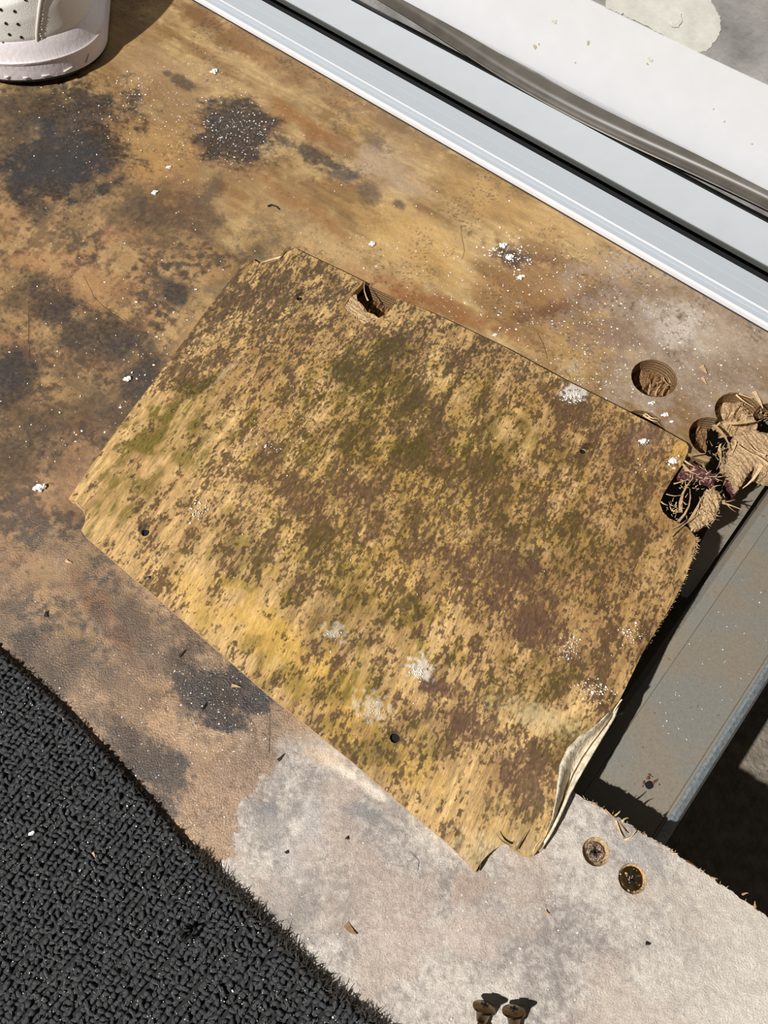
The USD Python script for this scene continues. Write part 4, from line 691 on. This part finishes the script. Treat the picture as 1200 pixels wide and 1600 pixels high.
for i in range(40): lf.append([i + 40, (i + 1) % 40 + 40, 80])
lv[40:, 2] += .010
obj('lining', trimesh.Trimesh(lv, lf, process=False), M_OUTSOLE, shoe)
for i in range(4):
    y = TY + .095 + i * .016; q = np.array([[-.303 + x, y + .004 * math.sin(x * 90), .0315 + np.interp(y - TY, [0, .06, .10, .15, .20, .295], [.036, .078, .104, .112, .116, .118]) * (1 - (abs(x) / .05) ** 2.4 * .35) + .001] for x in np.linspace(-.026, .026, 9)])
    obj('lace', tube(q, .0024, 6), M_SEAM, shoe, smooth=True)

# ------------------------------------------------------------------ screws
def lathe(prof, n=28):
    return trimesh.creation.revolve(np.array(prof), sections=n)
def cross_recess(r, z, depth=.0012):
    b = [trimesh.creation.box((r * 1.1, r * .26, depth)), trimesh.creation.box((r * .26, r * 1.1, depth))]
    m = cat_mesh(b); m.apply_translation([0, 0, z]); return m
for i, ((x, y, r), lb, mt) in enumerate(zip(sinks, ('dark silvery countersunk screw head nearest the board corner in the grey plaster', 'coppery countersunk screw head further from the board in the grey plaster'), (M_HEAD, M_BRONZE))):
    c = px(x, y); s = thing('countersunk_screw', lb, 'screw', loc=(c[0], c[1], -.0024))
    R = .0048 if i == 0 else .0058; rg = .0004 if i == 0 else .0003
    m = lathe([(0, 0.0), (R * .3, .0002), (R * .35, .0011), (R * .8, .0013), (R, .0010), (R, .0002), (R * .4, -.006), (.0018, -.012), (0, -.013)]); m.vertices += rng.normal(0, rg / 3, m.vertices.shape)
    hd = obj('head', m, mt, s, smooth=35); obj('cross_recess', cross_recess(R, .0011, .0004), M_HOLE, hd)
    obj('dirt', cat_mesh([crumb([rng.normal(0, R * .5), rng.normal(0, R * .5), .0009], rng.uniform(.0003, .0007), 600 + 20 * i + k) for k in range(14)]), M_FIBRE if i else M_RUST, s, kind='stuff', label='dirt packed in the screw head')
M_SCREW = simple('dark_bronze_zinc', (104, 84, 60), .24, metallic=1.0, noise=300, amount=.3)
def long_screw(label, head, base, tilt_head, R=.0054):
    """a screw driven part way into the floor: head centre and entry point given"""
    d = head - base; Ls = np.linalg.norm(d); d = d / Ls
    s = thing('wood_screw', label, 'screw', loc=base)
    A = trimesh.geometry.align_vectors([0, 0, 1], d)
    hm = lathe([(0, 0.0008), (R * .55, .0004), (R * .92, 0.0), (R, -.0004), (R, -.0012), (R * .62, -.0028), (.0026, -.0062), (.0022, -.0070), (0, -.0070)], 32)
    hm.apply_transform(A); hm.apply_translation(d * Ls); hd = obj('head', hm, M_SCREW, s, smooth=40)
    sh = trimesh.creation.cylinder(.0017, Ls, sections=16); sh.apply_translation([0, 0, (Ls - .008) / 2]); sh.apply_transform(A); sk = obj('shank', sh, M_SCREW, s, smooth=40)
    t = np.linspace(0, 1, 160); z = -.004 + t * (Ls - .006); ph = t * 2 * math.pi * (Ls + .002) / .0022
    hp = np.column_stack([.0019 * np.cos(ph), .0019 * np.sin(ph), z]); tm = tube(hp, .0005, 4); tm.apply_transform(A); obj('thread', tm, M_SCREW, sk, smooth=True)
    rc = cross_recess(R * .6, .0007, .0006); rc.apply_transform(A); rc.apply_translation(d * Ls); obj('cross_recess', rc, M_HOLE, hd)
def slant(label, x, y, z, dx): h = px(x, y, z); d = np.array([dx, -.94, -.36]); d /= np.linalg.norm(d); long_screw(label, h, h + d * (z / -d[2]), 0)
slant('left one of the two bronze screws at the bottom edge of the picture', 757, 1572, .0085, -.22)
slant('right one of the two bronze screws at the bottom edge of the picture', 803, 1578, .0080, -.02)

# ------------------------------------------------------------------ crumbs and chips
def scatter(spots, z, seed, inside=None, outside=None):
    g = np.random.default_rng(seed); out = []
    for x, y, sx_, sy_, count, r0, r1 in spots:
        for _ in range(int(count * 1.7)):
            a, b = g.normal(x, sx_), g.normal(y, sy_); p = px(a, b, z); q = Point(p[:2])
            if outside is None: p[2] = board_z([p[:2]])[0] + .0002
            if inside is not None and not inside.contains(q): continue
            if outside is not None and outside.contains(q): continue
            out.append(crumb(p, r0 * .8 * (r1 * 1.25 / (r0 * .8)) ** (g.random() ** 1.9), int(g.integers(1 << 30)), .5))
    return cat_mesh(out)
fin = floor_poly.buffer(-.001); bout = board_poly.buffer(.001).union(Polygon(P2(carpet_edge + [(300, 1900), (-400, 1500)])))
obj('plaster_dust', scatter([(370, 205, 34, 30, 330, .0002, .0007), (212, 150, 26, 22, 110, .0002, .0007), (265, 195, 60, 40, 160, .0002, .0006), (300, 105, 45, 22, 60, .0002, .0006), (120, 165, 60, 30, 70, .0002, .0005), (450, 260, 260, 130, 260, .0002, .0005), (100, 300, 120, 120, 110, .0002, .0005), (230, 540, 60, 60, 110, .0002, .0008), (90, 640, 70, 90, 90, .0002, .0006), (840, 450, 90, 60, 330, .0002, .0007), (800, 400, 22, 16, 90, .0003, .0008), (1000, 530, 110, 60, 420, .0002, .0006), (720, 480, 60, 40, 110, .0002, .0006), (930, 590, 60, 26, 120, .0002, .0006), (1080, 600, 60, 30, 70, .0002, .0006), (330, 1090, 60, 60, 150, .0002, .0004), (200, 1120, 120, 90, 170, .0002, .0004), (350, 1240, 60, 60, 60, .0002, .0004), (750, 1450, 260, 90, 160, .0002, .0005), (590, 390, 20, 14, 22, .0003, .0007)], .0, 11, fin.intersection(big.buffer(-.008)), bout), M_PLASTER, kind='stuff', label='fine white plaster grains scattered over the stained floor', cat='plaster dust')
obj('plaster_dust', scatter([(895, 620, 11, 6, 70, .0003, .0006), (655, 1048, 8, 8, 40, .0002, .0005), (580, 1112, 14, 9, 40, .0002, .0004), (524, 992, 8, 5, 16, .0002, .0004), (930, 1080, 14, 8, 45, .0003, .0006), (888, 1015, 10, 10, 45, .0003, .0006), (985, 990, 14, 8, 36, .0002, .0006), (313, 796, 7, 9, 30, .0003, .0006), (430, 690, 26, 14, 40, .0002, .0006), (1005, 691, 5, 4, 14, .0003, .0007), (1050, 722, 7, 7, 22, .0003, .0008), (1010, 730, 26, 6, 20, .0002, .0005), (480, 590, 80, 60, 50, .0002, .0004), (600, 850, 200, 150, 60, .0002, .0004)], BT + .0002, 12, board_poly.buffer(-.0006)), M_PLASTER, kind='stuff', label='fine white plaster grains lying on the mouldy board', cat='plaster dust')
big_cr = [(63, 763, 15, 9, 'large flat white plaster crumb on the stained floor left of the board'), (335, 113, 7, 6, 'white plaster crumb on the floor near the sneaker shadow'), (242, 302, 7, 5, 'lone white plaster crumb on tan floor below the dark stain'), (264, 262, 7, 4, 'white plaster crumb on the floor left of the round dark stain'), (786, 385, 8, 7, 'white plaster crumb at the top of the small grey stain near the sill'), (797, 403, 9, 6, 'white plaster crumb in the middle of the small grey stain near the sill'), (813, 434, 7, 6, 'white plaster crumb below the small grey stain near the sill'), (1018, 630, 9, 4, 'white plaster flake just below the lone bored hole'), (1038, 649, 10, 4.5, 'white plaster flake beside the half-hidden bored hole'), (1049, 659, 5, 3, 'small white plaster flake nearest the board corner'), (200, 593, 8, 6, 'white plaster crumb on dark mould left of the board'), (1005, 690, 6, 5, 'white plaster crumb on the upper right corner of the board'), (1050, 721, 7, 6, 'white plaster crumb on the board beside the shredded notch'), (773, 524, 6, 4, 'white plaster crumb above the board top edge'), (582, 382, 6, 5, 'white plaster crumb above the top notch of the board'), (50, 1302, 6, 3.5, 'white plaster sliver lying on the charcoal carpet')]
bz = board_poly
for i, (x, y, a, b, lb) in enumerate(big_cr):
    z = BT if bz.contains(Point(*px(x, y, BT)[:2])) else (.0062 if 'carpet' in lb else 0.0)
    m = cat_mesh([crumb(px(x + g[0] * a * .45, y + g[1] * b * .45, z), b / 3000 * s, 700 + 9 * i + k, .55) for k, (g, s) in enumerate((((0, 0), 1.05), ((-1, .3), .75), ((.9, -.4), .8), ((.2, .9), .6)))])
    obj('plaster_crumb', m, M_PLASTER, label=lb, cat='plaster crumb', group='loose plaster crumbs')
def chip(x0, y0, x1, y1, w, z, m, lb, seed, name='wood_chip', cat='wood chip', th=.0009, bend=.06):
    a = sliver(x0, y0, x1, y1, w, z + .0006, z + .0009, bend, seed, th); a.vertices[:, 2] = np.maximum(a.vertices[:, 2], z + .0001)
    obj(name, a, m, label=lb, cat=cat)
chip(540, 1444, 556, 1461, 10, 0, M_SPLINT2, 'tan wood chip on the pale plaster near the carpet', 801); chip(1096, 572, 1105, 584, 9, 0, M_SPLINT2, 'tan wood chip on the floor right of the lone bored hole', 802); chip(1097, 590, 1104, 601, 4, 0, M_SPLINT, 'thin pale wood sliver below the chip near the bored hole', 803)
chip(362, 1071, 377, 1074, 5, 0, M_SPLINT2, 'small orange wood chip on the dark stain beside the board', 804); chip(316, 1108, 322, 1098, 3, 0, M_DARKFIBRE, 'dark splinter standing out on the dark stain below the board edge', 805, 'splinter', 'splinter'); chip(103, 876, 112, 879, 4, 0, M_SPLINT, 'pale wood sliver on the floor below the left notch', 806)
chip(72, 964, 73, 954, 5, 0, M_DARKFIBRE, 'small dark splinter on tan floor above the carpet', 807, 'splinter', 'splinter'); chip(280, 1025, 290, 1015, 4, 0, M_DARKFIBRE, 'short dark splinter in the brown stain along the board edge', 808, 'splinter', 'splinter'); chip(1009, 1474, 1016, 1476, 4, 0, M_HOLE, 'tiny black speck on the pale plaster right of the screws', 809, 'grit', 'grit'); chip(447, 1330, 449, 1334, 5, 0, M_DARKFIBRE, 'dark wood speck on the plaster left of centre', 810, 'grit', 'grit'); chip(541, 1308, 544, 1312, 4, 0, M_DARKFIBRE, 'dark wood speck on the plaster right of the bluish smudge', 811, 'grit', 'grit')
chip(434, 1188, 443, 1178, 4, 0, M_DARKFIBRE, 'dark splinter at the corner where plaster meets the stained ply', 812, 'splinter', 'splinter'); chip(145, 1332, 149, 1341, 3, .0062, M_SPLINT, 'pale sliver of wood lying on the charcoal carpet', 813); chip(852, 1424, 858, 1428, 4, 0, M_SPLINT2, 'tiny tan wood chip on the plaster left of the screw heads', 814)
hp = [(418, 322), (424, 320), (431, 322), (436, 327)]
obj('bent_fibre', tube(np.array([px(x, y, .0012) for x, y in hp]), [.0006, .0007, .0006, .0004], 6), M_DARKFIBRE, label='bent dark fibre on the golden floor above the board', cat='fibre')
for i, pts in enumerate([[(720, 352), (721, 370), (726, 390), (722, 405)], [(640, 1330), (655, 1345), (652, 1360)], [(420, 1175), (422, 1120), (418, 1095)], [(130, 430), (150, 470), (190, 500), (215, 510)], [(45, 480), (44, 520), (46, 560)], [(840, 520), (850, 540), (855, 560)]]):
    obj('hair', tube(np.array([px(x, y, .0005) for x, y in dens(np.array(pts, float), 8)]), .00009, 4), M_DARKFIBRE, label=['thin dark hair on golden floor between notch and sill', 'thin dark hair on pale plaster below the board', 'thin dark hair by the board lower edge near the plaster corner', 'curved dark hair on mouldy floor left of the board top corner', 'straight dark hair on mouldy floor near the left frame edge', 'short dark hair just above the board top edge'][i], cat='hair')
